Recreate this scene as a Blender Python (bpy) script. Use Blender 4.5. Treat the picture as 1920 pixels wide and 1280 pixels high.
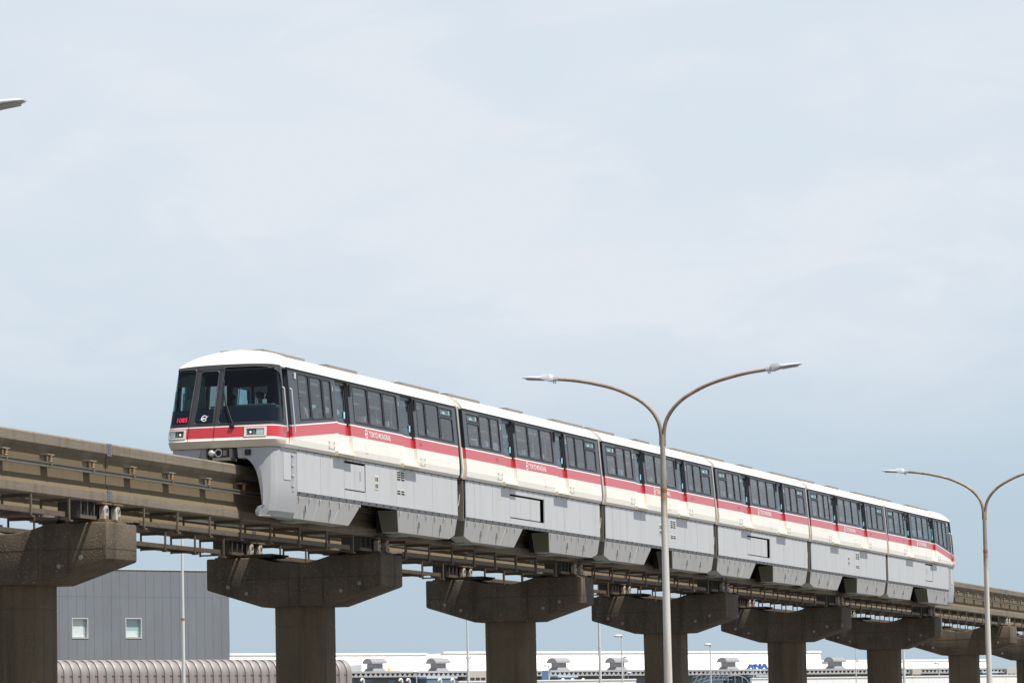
import bpy, bmesh, math, random
from mathutils import Vector, Matrix
from math import sin, cos, pi, radians, sqrt, atan2

random.seed(7)
S = bpy.context.scene
for o in list(bpy.data.objects):
    bpy.data.objects.remove(o, do_unlink=True)
COL = S.collection

# ------------------------------------------------------------------ camera
CAM = Vector((-99.834, -37.628, 1.6))
YAW, PITCH, ROLL = 0.2917, 0.0953, -0.0201
_fw = Vector((cos(YAW) * cos(PITCH), sin(YAW) * cos(PITCH), sin(PITCH)))
_rt = Vector((sin(YAW), -cos(YAW), 0))
_up = _rt.cross(_fw)
_r2 = _rt * cos(ROLL) + _up * sin(ROLL)
_u2 = -_rt * sin(ROLL) + _up * cos(ROLL)
cd = bpy.data.cameras.new('camera')
cam = bpy.data.objects.new('camera', cd)
COL.objects.link(cam)
cam.matrix_world = Matrix(((_r2.x, _u2.x, -_fw.x, CAM.x), (_r2.y, _u2.y, -_fw.y, CAM.y),
                           (_r2.z, _u2.z, -_fw.z, CAM.z), (0, 0, 0, 1)))
cd.sensor_width = 36.0
cd.lens = 146.25
cd.clip_start = 0.5
cd.clip_end = 20000
S.camera = cam

# ------------------------------------------------------------------ sky, sun, exposure
SUN = Vector((-0.10, -0.37, 0.92)).normalized()       # towards the sun
W = bpy.data.worlds.new('World')
S.world = W
W.use_nodes = True
wn, wl = W.node_tree.nodes, W.node_tree.links
wn.clear()
w_out = wn.new('ShaderNodeOutputWorld')
w_bg = wn.new('ShaderNodeBackground')
w_bg.inputs['Strength'].default_value = 0.075
w_sky = wn.new('ShaderNodeTexSky')
w_sky.sky_type = 'NISHITA'
w_sky.sun_disc = False
w_sky.sun_elevation = math.asin(SUN.z)
w_sky.sun_rotation = atan2(SUN.x, SUN.y)
w_sky.air_density = 1.0
w_sky.dust_density = 1.2
w_sky.ozone_density = 1.5
w_tc = wn.new('ShaderNodeTexCoord')
w_sep = wn.new('ShaderNodeSeparateXYZ')
wl.new(w_tc.outputs['Generated'], w_sep.inputs[0])


def w_range(sock, a, b, lo, hi, smooth=True):
    m = wn.new('ShaderNodeMapRange')
    if smooth:
        m.interpolation_type = 'SMOOTHSTEP'
    for k, v in (('From Min', a), ('From Max', b), ('To Min', lo), ('To Max', hi)):
        m.inputs[k].default_value = v
    wl.new(sock, m.inputs['Value'])
    return m.outputs['Result']


def w_mixc(fac, c1, c2):
    m = wn.new('ShaderNodeMixRGB')
    for k, v in (('Fac', fac), ('Color1', c1), ('Color2', c2)):
        if isinstance(v, tuple):
            m.inputs[k].default_value = (*v, 1)
        else:
            wl.new(v, m.inputs[k])
    return m.outputs['Color']


def w_math(op, a, b):
    m = wn.new('ShaderNodeMath')
    m.operation = op
    for i, v in enumerate((a, b)):
        if isinstance(v, float):
            m.inputs[i].default_value = v
        else:
            wl.new(v, m.inputs[i])
    return m.outputs[0]


# summer haze low over the bay, fading out with height, then thin high cloud
w_hz = w_mixc(w_range(w_sep.outputs['Z'], 0.0, 0.19, 0.0, 1.0), (4.0, 5.08, 6.05), (5.35, 6.6, 7.55))
w_c1 = w_mixc(w_range(w_sep.outputs['Z'], 0.12, 0.5, 0.92, 0.0), w_sky.outputs['Color'], w_hz)


def w_noise(scale, rot, detail, lo, hi, a, b):
    mp = wn.new('ShaderNodeMapping')
    mp.inputs['Scale'].default_value = scale
    mp.inputs['Rotation'].default_value = rot
    nz = wn.new('ShaderNodeTexNoise')
    nz.inputs['Scale'].default_value = 1.0
    nz.inputs['Detail'].default_value = detail
    nz.inputs['Roughness'].default_value = 0.55
    nz.inputs['Distortion'].default_value = 0.4
    wl.new(w_tc.outputs['Generated'], mp.inputs['Vector'])
    wl.new(mp.outputs['Vector'], nz.inputs['Vector'])
    return w_range(nz.outputs['Fac'], lo, hi, a, b)


w_big = w_noise((6.0, 6.0, 13.0), (0.0, 0.06, 0.9), 4.0, 0.34, 0.64, 0.62, 1.0)
w_fine = w_noise((22.0, 22.0, 62.0), (0.0, 0.1, 0.3), 8.0, 0.40, 0.68, 0.0, 0.30)
w_low = w_range(w_sep.outputs['Z'], 0.050, 0.110, 0.05, 0.92)
w_high = w_range(w_sep.outputs['Z'], 0.145, 0.24, 1.0, 0.35)
w_f = w_math('MULTIPLY', w_math('MULTIPLY', w_low, w_high), w_math('ADD', w_big, w_fine))
w_fin = w_mixc(w_f, w_c1, (6.55, 7.0, 7.6))
wl.new(w_fin, w_bg.inputs['Color'])
wl.new(w_bg.outputs['Background'], w_out.inputs['Surface'])

sd = bpy.data.lights.new('sun', 'SUN')
sd.energy = 4.6
sd.angle = radians(0.53)
sd.color = (1.0, 0.955, 0.89)
sun = bpy.data.objects.new('sun', sd)
COL.objects.link(sun)
sun.rotation_euler = (-SUN).to_track_quat('-Z', 'Y').to_euler()
sun.location = (0, -60, 120)

S.view_settings.view_transform = 'Standard'
S.view_settings.look = 'None'
S.view_settings.gamma = 1.0
S.view_settings.use_curve_mapping = False
S.view_settings.exposure = 0.62
S.render.engine = 'CYCLES'
S.cycles.max_bounces = 8
S.cycles.transparent_max_bounces = 16

# ------------------------------------------------------------------ materials
MATS = {}


def mat(name, col, rough=0.5, metal=0.0, coat=0.0, var=0.0, vscale=1.0, vcol=None, bump=0.0, bscale=20.0,
        streak=0.0, scol=None, sscale=(3.0, 3.0, 0.25), speck=0.0, speckcol=(0.5, 0.48, 0.44), spscale=25.0, emit=0.0, spec=0.5, stretch=None, ovar=0.0, ocol=None, rustz=None):
    m = bpy.data.materials.new(name)
    m.use_nodes = True
    n, l = m.node_tree.nodes, m.node_tree.links
    b = n['Principled BSDF']
    b.inputs['Roughness'].default_value = rough
    b.inputs['Metallic'].default_value = metal
    b.inputs['Coat Weight'].default_value = coat
    b.inputs['Coat Roughness'].default_value = 0.08
    b.inputs['Specular IOR Level'].default_value = spec
    b.inputs['Base Color'].default_value = (*col, 1)
    if emit:
        b.inputs['Emission Color'].default_value = (*col, 1)
        b.inputs['Emission Strength'].default_value = emit
    g = n.new('ShaderNodeNewGeometry')
    cur = None

    def mixin(fac_socket, color):
        nonlocal cur
        mx = n.new('ShaderNodeMixRGB')
        if cur is None:
            mx.inputs['Color1'].default_value = (*col, 1)
        else:
            l.new(cur, mx.inputs['Color1'])
        mx.inputs['Color2'].default_value = (*color, 1)
        l.new(fac_socket, mx.inputs['Fac'])
        cur = mx.outputs['Color']

    def noise(scale, detail, lo, hi, amt, vec_scale=None, rough_=0.6):
        nz = n.new('ShaderNodeTexNoise')
        nz.inputs['Scale'].default_value = scale
        nz.inputs['Detail'].default_value = detail
        nz.inputs['Roughness'].default_value = rough_
        if vec_scale:
            mp = n.new('ShaderNodeMapping')
            mp.inputs['Scale'].default_value = vec_scale
            l.new(g.outputs['Position'], mp.inputs['Vector'])
            l.new(mp.outputs['Vector'], nz.inputs['Vector'])
        else:
            l.new(g.outputs['Position'], nz.inputs['Vector'])
        mr = n.new('ShaderNodeMapRange')
        mr.inputs['From Min'].default_value = lo
        mr.inputs['From Max'].default_value = hi
        mr.inputs['To Max'].default_value = amt
        l.new(nz.outputs['Fac'], mr.inputs['Value'])
        return mr.outputs['Result']
    if var:
        vc = vcol or tuple(c * 0.6 for c in col)
        mixin(noise(vscale, 6, 0.35, 0.7, var, stretch), vc)
    if ovar:
        oi = n.new('ShaderNodeObjectInfo')
        mo = n.new('ShaderNodeMapRange')
        mo.inputs['To Max'].default_value = ovar
        l.new(oi.outputs['Random'], mo.inputs['Value'])
        mixin(mo.outputs['Result'], ocol or tuple(c * 0.8 for c in col))
    if rustz:
        sx_ = n.new('ShaderNodeSeparateXYZ')
        l.new(g.outputs['Position'], sx_.inputs[0])
        mz = n.new('ShaderNodeMapRange')
        mz.inputs['From Min'].default_value = rustz[0]
        mz.inputs['From Max'].default_value = rustz[1]
        mz.inputs['To Max'].default_value = 0.9
        nz_ = n.new('ShaderNodeTexNoise')
        nz_.inputs['Scale'].default_value = 7.0
        nz_.inputs['Detail'].default_value = 6
        l.new(g.outputs['Position'], nz_.inputs['Vector'])
        ad = n.new('ShaderNodeMath')
        ad.operation = 'MULTIPLY_ADD'
        ad.inputs[1].default_value = 0.7
        ad.inputs[2].default_value = -0.35
        l.new(nz_.outputs['Fac'], ad.inputs[0])
        a2 = n.new('ShaderNodeMath')
        a2.operation = 'ADD'
        l.new(sx_.outputs['Z'], a2.inputs[0])
        l.new(ad.outputs[0], a2.inputs[1])
        l.new(a2.outputs[0], mz.inputs['Value'])
        mixin(mz.outputs['Result'], rustz[2])
    if streak:
        sc = scol or tuple(c * 0.5 for c in col)
        mixin(noise(1.0, 5, 0.5, 0.75, streak, sscale), sc)
    if speck:
        mixin(noise(spscale, 2, 0.60, 0.72, speck, None, 0.5), speckcol)
    if cur is not None:
        l.new(cur, b.inputs['Base Color'])
    if bump:
        nz = n.new('ShaderNodeTexNoise')
        nz.inputs['Scale'].default_value = bscale
        nz.inputs['Detail'].default_value = 5
        l.new(g.outputs['Position'], nz.inputs['Vector'])
        bp = n.new('ShaderNodeBump')
        bp.inputs['Strength'].default_value = bump
        bp.inputs['Distance'].default_value = 0.02
        l.new(nz.outputs['Fac'], bp.inputs['Height'])
        l.new(bp.outputs['Normal'], b.inputs['Normal'])
    MATS[name] = m
    return m


def glass_mat(name, tint, rough=0.02, refl=0.72):
    m = bpy.data.materials.new(name)
    m.use_nodes = True
    n, l = m.node_tree.nodes, m.node_tree.links
    n.clear()
    out = n.new('ShaderNodeOutputMaterial')
    mix = n.new('ShaderNodeMixShader')
    tr = n.new('ShaderNodeBsdfTransparent')
    tr.inputs['Color'].default_value = (*tint, 1)
    gl = n.new('ShaderNodeBsdfGlossy')
    gl.inputs['Roughness'].default_value = rough
    gl.inputs['Color'].default_value = (1, 1, 1, 1)
    g = n.new('ShaderNodeNewGeometry')
    dt = n.new('ShaderNodeVectorMath')
    dt.operation = 'DOT_PRODUCT'
    l.new(g.outputs['Normal'], dt.inputs[0])
    l.new(g.outputs['Incoming'], dt.inputs[1])

    def mth(op, a, b_=0.0):
        q = n.new('ShaderNodeMath')
        q.operation = op
        for i_, v_ in enumerate((a, b_)):
            if isinstance(v_, float):
                q.inputs[i_].default_value = v_
            else:
                l.new(v_, q.inputs[i_])
        return q.outputs[0]
    c_ = mth('SUBTRACT', 1.0, mth('ABSOLUTE', dt.outputs['Value']))
    f_ = mth('ADD', 0.04 * refl, mth('MULTIPLY', 0.96 * refl, mth('POWER', c_, 5.0)))
    l.new(f_, mix.inputs['Fac'])
    l.new(tr.outputs[0], mix.inputs[1])
    l.new(gl.outputs[0], mix.inputs[2])
    l.new(mix.outputs[0], out.inputs['Surface'])
    MATS[name] = m
    return m


CREAM = mat('cream_paint', (0.82, 0.775, 0.69), 0.38, coat=0.2, var=0.3, vscale=0.7, vcol=(0.76, 0.70, 0.60), streak=0.32, scol=(0.68, 0.60, 0.46), sscale=(4.0, 4.0, 0.4))
CREAMD = mat('weathered_cream_paint', (0.74, 0.66, 0.50), 0.5, var=0.6, vscale=4, vcol=(0.58, 0.44, 0.25))
WHITE = mat('white_roof_paint', (0.84, 0.80, 0.72), 0.4, var=0.2, vscale=0.8, vcol=(0.78, 0.75, 0.68), coat=0.15)
CREAMB = mat('shaded_dirty_bumper_cream', (0.66, 0.585, 0.47), 0.45, coat=0.15, var=0.6, vscale=1.5, vcol=(0.56, 0.48, 0.36), streak=0.4, scol=(0.50, 0.42, 0.30))  # bumper's shade mixed into the base cream, plus dirt blotches and streaks
RED = mat('red_stripe_paint', (0.52, 0.035, 0.045), 0.32, coat=0.5, var=0.2, vscale=1.2, vcol=(0.45, 0.04, 0.05))
LINEW = mat('white_stripe_line', (0.85, 0.83, 0.78), 0.4)
BAND = mat('charcoal_window_band', (0.040, 0.046, 0.056), 0.4, coat=0.15, var=0.3, vscale=2, vcol=(0.052, 0.057, 0.065))
MASK = mat('charcoal_front_mask', (0.030, 0.031, 0.034), 0.4, coat=0.2, var=0.4, vscale=6, vcol=(0.045, 0.045, 0.045))
RUBBER = mat('black_rubber', (0.012, 0.012, 0.013), 0.6)
GREY = mat('grey_panel_paint', (0.485, 0.486, 0.485), 0.42, coat=0.1, var=0.3, vscale=1.1, vcol=(0.445, 0.445, 0.44), streak=0.5, scol=(0.395, 0.375, 0.34), sscale=(3.0, 3.0, 0.3), ovar=0.25, ocol=(0.45, 0.455, 0.465))
GREYF = mat('grey_flange_paint', (0.33, 0.345, 0.36), 0.5, var=0.3, vscale=3, vcol=(0.26, 0.25, 0.24))
SKIRT = mat('dusty_grey_skirt_paint', (0.40, 0.39, 0.365), 0.5, var=0.75, vscale=1.6, vcol=(0.375, 0.38, 0.395), streak=0.55, scol=(0.36, 0.31, 0.235))
OLIVE = mat('olive_inner_skirt', (0.115, 0.118, 0.082), 0.7, var=0.4, vscale=2, vcol=(0.085, 0.085, 0.06))
NOSEG = mat('nose_grey_paint', (0.375, 0.383, 0.39), 0.45, var=0.4, vscale=1.5, vcol=(0.42, 0.42, 0.41))
UNDER = mat('dark_underframe', (0.022, 0.021, 0.020), 0.8)
DIRTY = mat('brake_dust_grey', (0.20, 0.175, 0.14), 0.8, var=0.5, vscale=2, vcol=(0.13, 0.11, 0.085))
LINING = mat('interior_lining', (0.66, 0.65, 0.62), 0.7)
SEATM = mat('seat_fabric', (0.10, 0.17, 0.20), 0.9, var=0.3, vscale=6)
HEADREST = mat('headrest_cover', (0.55, 0.70, 0.70), 0.9)
GLASS = glass_mat('tinted_side_glass', (0.74, 0.76, 0.77))
DGLASS = glass_mat('door_glass_bluish', (0.74, 0.89, 0.96))
FGLASS = glass_mat('windscreen_glass', (0.42, 0.56, 0.56), 0.02, 0.6)
HGLASS = glass_mat('hopper_glass_green', (0.72, 0.86, 0.84))
MBAND = mat('windscreen_lower_band', (0.008, 0.013, 0.022), 0.2, spec=0.15)
SIGNRED = mat('red_numerals', (0.85, 0.02, 0.06), 0.5, emit=0.25)
PAINTW = mat('white_lettering', (0.88, 0.87, 0.84), 0.5)
PLATE = mat('metal_number', (0.42, 0.20, 0.18), 0.45, metal=0.3)
STEEL = mat('stainless_rail', (0.66, 0.66, 0.66), 0.35, metal=0.6)
LENS = mat('headlight_lens', (0.60, 0.64, 0.60), 0.12, metal=0.5)
LAMPIN = mat('headlight_dark', (0.06, 0.07, 0.07), 0.25)
BEZEL = mat('headlight_bezel', (0.72, 0.69, 0.62), 0.35, metal=0.2)
CBROWN = mat('coupler_brown', (0.055, 0.040, 0.036), 0.6, var=0.4, vscale=8)
ROOFBOX = mat('roof_unit_grey', (0.22, 0.20, 0.175), 0.7, var=0.6, vscale=3, vcol=(0.22, 0.19, 0.16))
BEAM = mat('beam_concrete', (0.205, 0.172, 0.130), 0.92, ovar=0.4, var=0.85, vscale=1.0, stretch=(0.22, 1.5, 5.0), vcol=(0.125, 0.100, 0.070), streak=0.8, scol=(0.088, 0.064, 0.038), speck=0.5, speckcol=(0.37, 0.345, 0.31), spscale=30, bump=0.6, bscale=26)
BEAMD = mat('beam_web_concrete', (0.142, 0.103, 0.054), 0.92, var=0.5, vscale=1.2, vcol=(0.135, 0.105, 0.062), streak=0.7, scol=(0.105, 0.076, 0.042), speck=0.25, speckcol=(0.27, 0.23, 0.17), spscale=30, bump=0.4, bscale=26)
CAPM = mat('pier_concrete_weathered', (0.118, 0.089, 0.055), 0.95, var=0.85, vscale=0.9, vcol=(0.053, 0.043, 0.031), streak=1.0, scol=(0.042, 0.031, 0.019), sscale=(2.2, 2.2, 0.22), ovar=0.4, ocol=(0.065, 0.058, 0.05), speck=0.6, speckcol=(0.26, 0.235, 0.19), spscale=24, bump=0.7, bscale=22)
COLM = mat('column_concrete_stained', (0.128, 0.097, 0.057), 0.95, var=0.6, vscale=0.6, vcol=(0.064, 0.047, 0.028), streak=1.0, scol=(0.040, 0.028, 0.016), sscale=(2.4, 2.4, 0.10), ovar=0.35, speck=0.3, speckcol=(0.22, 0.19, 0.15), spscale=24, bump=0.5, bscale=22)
RUSTST = mat('brown_painted_steel', (0.115, 0.086, 0.058), 0.6, var=0.7, vscale=5, vcol=(0.085, 0.060, 0.038))
RAILM = mat('conductor_rail_steel', (0.125, 0.110, 0.090), 0.6, var=0.5, vscale=3, vcol=(0.095, 0.078, 0.055))
INSUL = mat('insulator_tan', (0.42, 0.27, 0.13), 0.5, var=0.6, vscale=14, vcol=(0.20, 0.10, 0.04))
BRKT = mat('bracket_grey_steel', (0.24, 0.235, 0.22), 0.6, var=0.5, vscale=7, vcol=(0.16, 0.11, 0.06))
BEARW = mat('bearing_white_rusty', (0.52, 0.50, 0.45), 0.6, var=0.8, vscale=6, vcol=(0.24, 0.12, 0.05))
BEARD = mat('bearing_dark_steel', (0.05, 0.045, 0.040), 0.7)
RUSTB = mat('rusty_baseplate', (0.19, 0.13, 0.075), 0.9, var=0.8, vscale=6, vcol=(0.11, 0.07, 0.04))
FINGER = mat('finger_joint_steel', (0.21, 0.235, 0.28), 0.4, metal=0.5, var=0.4, vscale=10)
LPOLE = mat('lamp_pole_aged_galvanised', (0.36, 0.325, 0.275), 0.55, var=0.6, vscale=2.5, vcol=(0.25, 0.19, 0.125), streak=0.7, scol=(0.22, 0.155, 0.095))
LPOLEL = mat('lamp_pole_lower_white', (0.60, 0.575, 0.53), 0.45, var=0.25, vscale=1.5, vcol=(0.50, 0.42, 0.32), streak=0.95, scol=(0.30, 0.17, 0.09), sscale=(9.0, 9.0, 0.30), rustz=(5.75, 6.25, (0.27, 0.14, 0.065)))
LARM = mat('lamp_arm_rusty', (0.32, 0.25, 0.175), 0.65, var=0.9, vscale=6, vcol=(0.165, 0.105, 0.06), speck=0.3, speckcol=(0.38, 0.34, 0.29), spscale=14)
LCOLLAR = mat('rust_collar', (0.30, 0.14, 0.05), 0.8, var=0.7, vscale=5, vcol=(0.16, 0.07, 0.03))
LED = mat('luminaire_housing', (0.52, 0.53, 0.55), 0.4, metal=0.1)
LEDU = mat('luminaire_underside', (0.34, 0.33, 0.27), 0.4)
BPOLE = mat('white_light_pole', (0.56, 0.555, 0.54), 0.45, var=0.3, vscale=1, vcol=(0.6, 0.58, 0.54))
DGREY = mat('slate_cladding', (0.142, 0.152, 0.163), 0.6, var=0.7, vscale=0.22, vcol=(0.17, 0.188, 0.205), stretch=(1, 1, 0.4), ovar=0.35, ocol=(0.165, 0.178, 0.192), streak=0.35, scol=(0.185, 0.205, 0.222), sscale=(0.9, 0.9, 0.35))
DSEAM = mat('cladding_seam', (0.130, 0.139, 0.150), 0.7)
RIB = mat('pinkish_grey_metal', (0.240, 0.225, 0.212), 0.5, var=0.3, vscale=0.7)
RIBD = mat('rib_groove', (0.20, 0.17, 0.16), 0.7)
TROOF = mat('terminal_white_roof', (0.80, 0.785, 0.75), 0.6, var=0.25, vscale=0.25, vcol=(0.72, 0.70, 0.66))
TWALL = mat('terminal_grey_wall', (0.155, 0.165, 0.185), 0.7, var=0.5, vscale=0.3, vcol=(0.12, 0.13, 0.15))
TEAVE = mat('terminal_eave_grey', (0.36, 0.355, 0.35), 0.6)
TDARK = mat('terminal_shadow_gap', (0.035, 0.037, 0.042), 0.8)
TVENT = mat('roof_vent_grey', (0.25, 0.247, 0.255), 0.5, metal=0.1)
TWIN = mat('terminal_window', (0.10, 0.22, 0.27), 0.15)
TBLUE = mat('blue_steel_panel', (0.12, 0.23, 0.42), 0.5)
VEHL = mat('vehicle_lattice_grey', (0.24, 0.28, 0.31), 0.5)
TPALE = mat('pale_blue_canopy', (0.45, 0.55, 0.63), 0.5)
TBEIGE = mat('beige_column', (0.45, 0.41, 0.36), 0.7)
SIGNB = mat('sign_letter_blue', (0.035, 0.10, 0.33), 0.4)
YEL = mat('yellow_mark', (0.75, 0.47, 0.08), 0.6)
PARAP = mat('white_parapet_paint', (0.80, 0.79, 0.76), 0.6, var=0.3, vscale=0.3, vcol=(0.70, 0.68, 0.63))
GROUND = mat('ground_asphalt', (0.15, 0.14, 0.125), 0.9, var=0.5, vscale=0.08, vcol=(0.11, 0.11, 0.10))
BWHITE = mat('window_frame_white', (0.50, 0.50, 0.48), 0.5)
BGLASS = mat('building_window_glass', (0.30, 0.42, 0.42), 0.1, spec=0.8)
BLIND = mat('pale_window_blind', (0.55, 0.62, 0.58), 0.8, var=0.3, vscale=3)
SKIN = mat('skin', (0.42, 0.25, 0.17), 0.6)
HAIR = mat('black_hair', (0.014, 0.012, 0.011), 0.6)
NAVY = mat('navy_cloth', (0.02, 0.025, 0.05), 0.9)
GSHIRT = mat('grey_shirt', (0.42, 0.45, 0.47), 0.9)
WSHIRT = mat('white_shirt', (0.65, 0.66, 0.66), 0.9)
BSHIRT = mat('black_shirt', (0.03, 0.03, 0.035), 0.9)
FMASK = mat('mint_face_mask', (0.25, 0.60, 0.52), 0.9)
DASH = mat('cab_desk_grey', (0.17, 0.19, 0.20), 0.6)
DESKP = mat('cab_desk_pale_green', (0.27, 0.36, 0.30), 0.6)
GOLD = mat('cap_badge', (0.6, 0.42, 0.1), 0.4, metal=0.7)
STICKB = mat('sticker_blue', (0.10, 0.25, 0.65), 0.5)
STICKC = mat('sticker_cyan', (0.35, 0.75, 0.85), 0.5)
HSIGN = mat('sign_display_pale', (0.70, 0.92, 0.90), 0.5, emit=0.5)
HSIGNR = mat('sign_display_red', (0.30, 0.02, 0.02), 0.5, emit=0.5)
TUBELIGHT = mat('saloon_tube_light', (0.9, 0.85, 0.72), 0.5, emit=0.08)
VEHG = mat('vehicle_bluegrey', (0.13, 0.18, 0.23), 0.5)


# ------------------------------------------------------------------ mesh helpers
class MB:
    def __init__(self):
        self.v, self.f, self.m, self.mats = [], [], [], []

    def mi(self, m):
        if m not in self.mats:
            self.mats.append(m)
        return self.mats.index(m)

    def add(self, vs, fs, m):
        o = len(self.v)
        self.v += [tuple(p) for p in vs]
        k = self.mi(m)
        for f in fs:
            self.f.append(tuple(i + o for i in f))
            self.m.append(k)

    def quad(self, a, b, c, d, m):
        self.add([a, b, c, d], [(0, 1, 2, 3)], m)

    def poly(self, pts, m):
        self.add(pts, [tuple(range(len(pts)))], m)

    def box(self, x0, x1, y0, y1, z0, z1, m):
        vs = [(x, y, z) for z in (z0, z1) for y in (y0, y1) for x in (x0, x1)]
        self.add(vs, [(0, 2, 3, 1), (4, 5, 7, 6), (0, 1, 5, 4), (2, 6, 7, 3), (0, 4, 6, 2), (1, 3, 7, 5)], m)

    def hexa(self, p, m):
        self.add(p, [(0, 3, 2, 1), (4, 5, 6, 7), (0, 1, 5, 4), (1, 2, 6, 5), (2, 3, 7, 6), (3, 0, 4, 7)], m)

    def loft(self, rings, m, closed=True, cap=True):
        n = len(rings[0])
        vs = [p for r in rings for p in r]
        fs = []
        for i in range(len(rings) - 1):
            for j in range(n if closed else n - 1):
                k = (j + 1) % n
                fs.append((i * n + j, i * n + k, (i + 1) * n + k, (i + 1) * n + j))
        if cap and closed:
            fs.append(tuple(reversed(range(n))))
            fs.append(tuple((len(rings) - 1) * n + j for j in range(n)))
        self.add(vs, fs, m)

    def tube(self, path, r, m, n=10, cap=True):
        path = [Vector(p) for p in path]
        rr = r if isinstance(r, (list, tuple)) else [r] * len(path)
        rings = []
        for i, p in enumerate(path):
            d = (path[min(i + 1, len(path) - 1)] - path[max(i - 1, 0)]).normalized()
            a = Vector((1, 0, 0)) if abs(d.x) < 0.8 else Vector((0, 1, 0))
            u = d.cross(a).normalized()
            w = d.cross(u)
            rings.append([p + (u * cos(2 * pi * k / n) + w * sin(2 * pi * k / n)) * rr[i] for k in range(n)])
        self.loft(rings, m, True, cap)

    def prism(self, prof, a0, a1, axis, m):
        """extrude a closed 2D profile along an axis ('x': profile is (y,z); 'y': (x,z); 'z': (x,y))"""
        def pt(p, a):
            return {'x': (a, p[0], p[1]), 'y': (p[0], a, p[1]), 'z': (p[0], p[1], a)}[axis]
        self.loft([[pt(p, a0) for p in prof], [pt(p, a1) for p in prof]], m)

    def build(self, name, parent=None, org=(0, 0, 0), smooth=None, bevel=0.0, recalc=True, weld=False):
        me = bpy.data.meshes.new(name)
        me.from_pydata([(x - org[0], y - org[1], z - org[2]) for x, y, z in self.v], [], self.f)
        for m in self.mats:
            me.materials.append(m)
        me.polygons.foreach_set('material_index', self.m)
        if recalc or bevel or weld:
            bm = bmesh.new()
            bm.from_mesh(me)
            if weld:
                bmesh.ops.remove_doubles(bm, verts=bm.verts, dist=0.0008)
            if recalc:
                bmesh.ops.recalc_face_normals(bm, faces=bm.faces)
            if bevel:
                es = [e for e in bm.edges if len(e.link_faces) == 2 and e.calc_face_angle(0) > 0.35]
                bmesh.ops.bevel(bm, geom=es, offset=bevel, segments=2, affect='EDGES', profile=0.5)
            bm.to_mesh(me)
            bm.free()
        if smooth:
            me.polygons.foreach_set('use_smooth', [True] * len(me.polygons))
            me.set_sharp_from_angle(angle=radians(smooth))
        me.update()
        o = bpy.data.objects.new(name, me)
        COL.objects.link(o)
        if parent:
            o.parent = parent
        return o


def thing(name, label, cat, loc=(0, 0, 0), rz=0.0, group=None):
    o = bpy.data.objects.new(name, None)
    o.empty_display_size = 0.3
    COL.objects.link(o)
    o.location = loc
    o.rotation_euler = (0, 0, rz)
    o['label'] = label
    o['category'] = cat
    if group:
        o['group'] = group
    return o


def tag(o, label, cat, group=None):
    o['label'] = label
    o['category'] = cat
    if group:
        o['group'] = group
    return o


def structure(o, kind='structure'):
    o['kind'] = kind
    return o


def copy_tree(o, parent=None):
    c = o.copy()
    COL.objects.link(c)
    c.parent = parent
    for ch in list(o.children):
        copy_tree(ch, c)
    return c


def text_pts(txt, size, shear=0.0, font_scale_x=1.0, extrude=0.0, bold=0.0):
    cu = bpy.data.curves.new('t', 'FONT')
    cu.body = txt
    cu.size = size
    cu.shear = shear
    cu.resolution_u = 3
    cu.extrude = extrude
    cu.offset = bold * size
    o = bpy.data.objects.new('t', cu)
    COL.objects.link(o)
    dg = bpy.context.evaluated_depsgraph_get()
    me = bpy.data.meshes.new_from_object(o.evaluated_get(dg))
    vs = [(v.co.x * font_scale_x, v.co.y, v.co.z) for v in me.vertices]
    fs = [tuple(p.vertices) for p in me.polygons]
    bpy.data.objects.remove(o, do_unlink=True)
    bpy.data.meshes.remove(me)
    bpy.data.curves.remove(cu)
    x0 = min(v[0] for v in vs)
    return [(x - x0, y, z) for x, y, z in vs], fs


# ------------------------------------------------------------------ ground
g = MB()
g.quad((-6000, -6000, 0), (9000, -6000, 0), (9000, 6000, 0), (-6000, 6000, 0), GROUND)
structure(g.build('ground'))
rd = MB()
ROADM = mat('road_asphalt', (0.075, 0.075, 0.072), 0.9, var=0.4, vscale=0.6)
rd.quad((-400, -25, 0.004), (600, -25, 0.004), (600, -11, 0.004), (-400, -11, 0.004), ROADM)
structure(rd.build('road'))

# ------------------------------------------------------------------ guideway beams
BTOP, BBOT = 8.72, 7.31
prof_beam = [(-.36, BTOP), (-.40, BTOP - .04), (-.40, 8.47), (-.30, 8.36), (-.30, 7.77), (-.40, 7.54), (-.40, 7.35), (-.36, BBOT)]
prof_beam = prof_beam + [(-y, z) for y, z in reversed(prof_beam)]
SPAN, J0 = 20.0, -9.0


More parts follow.
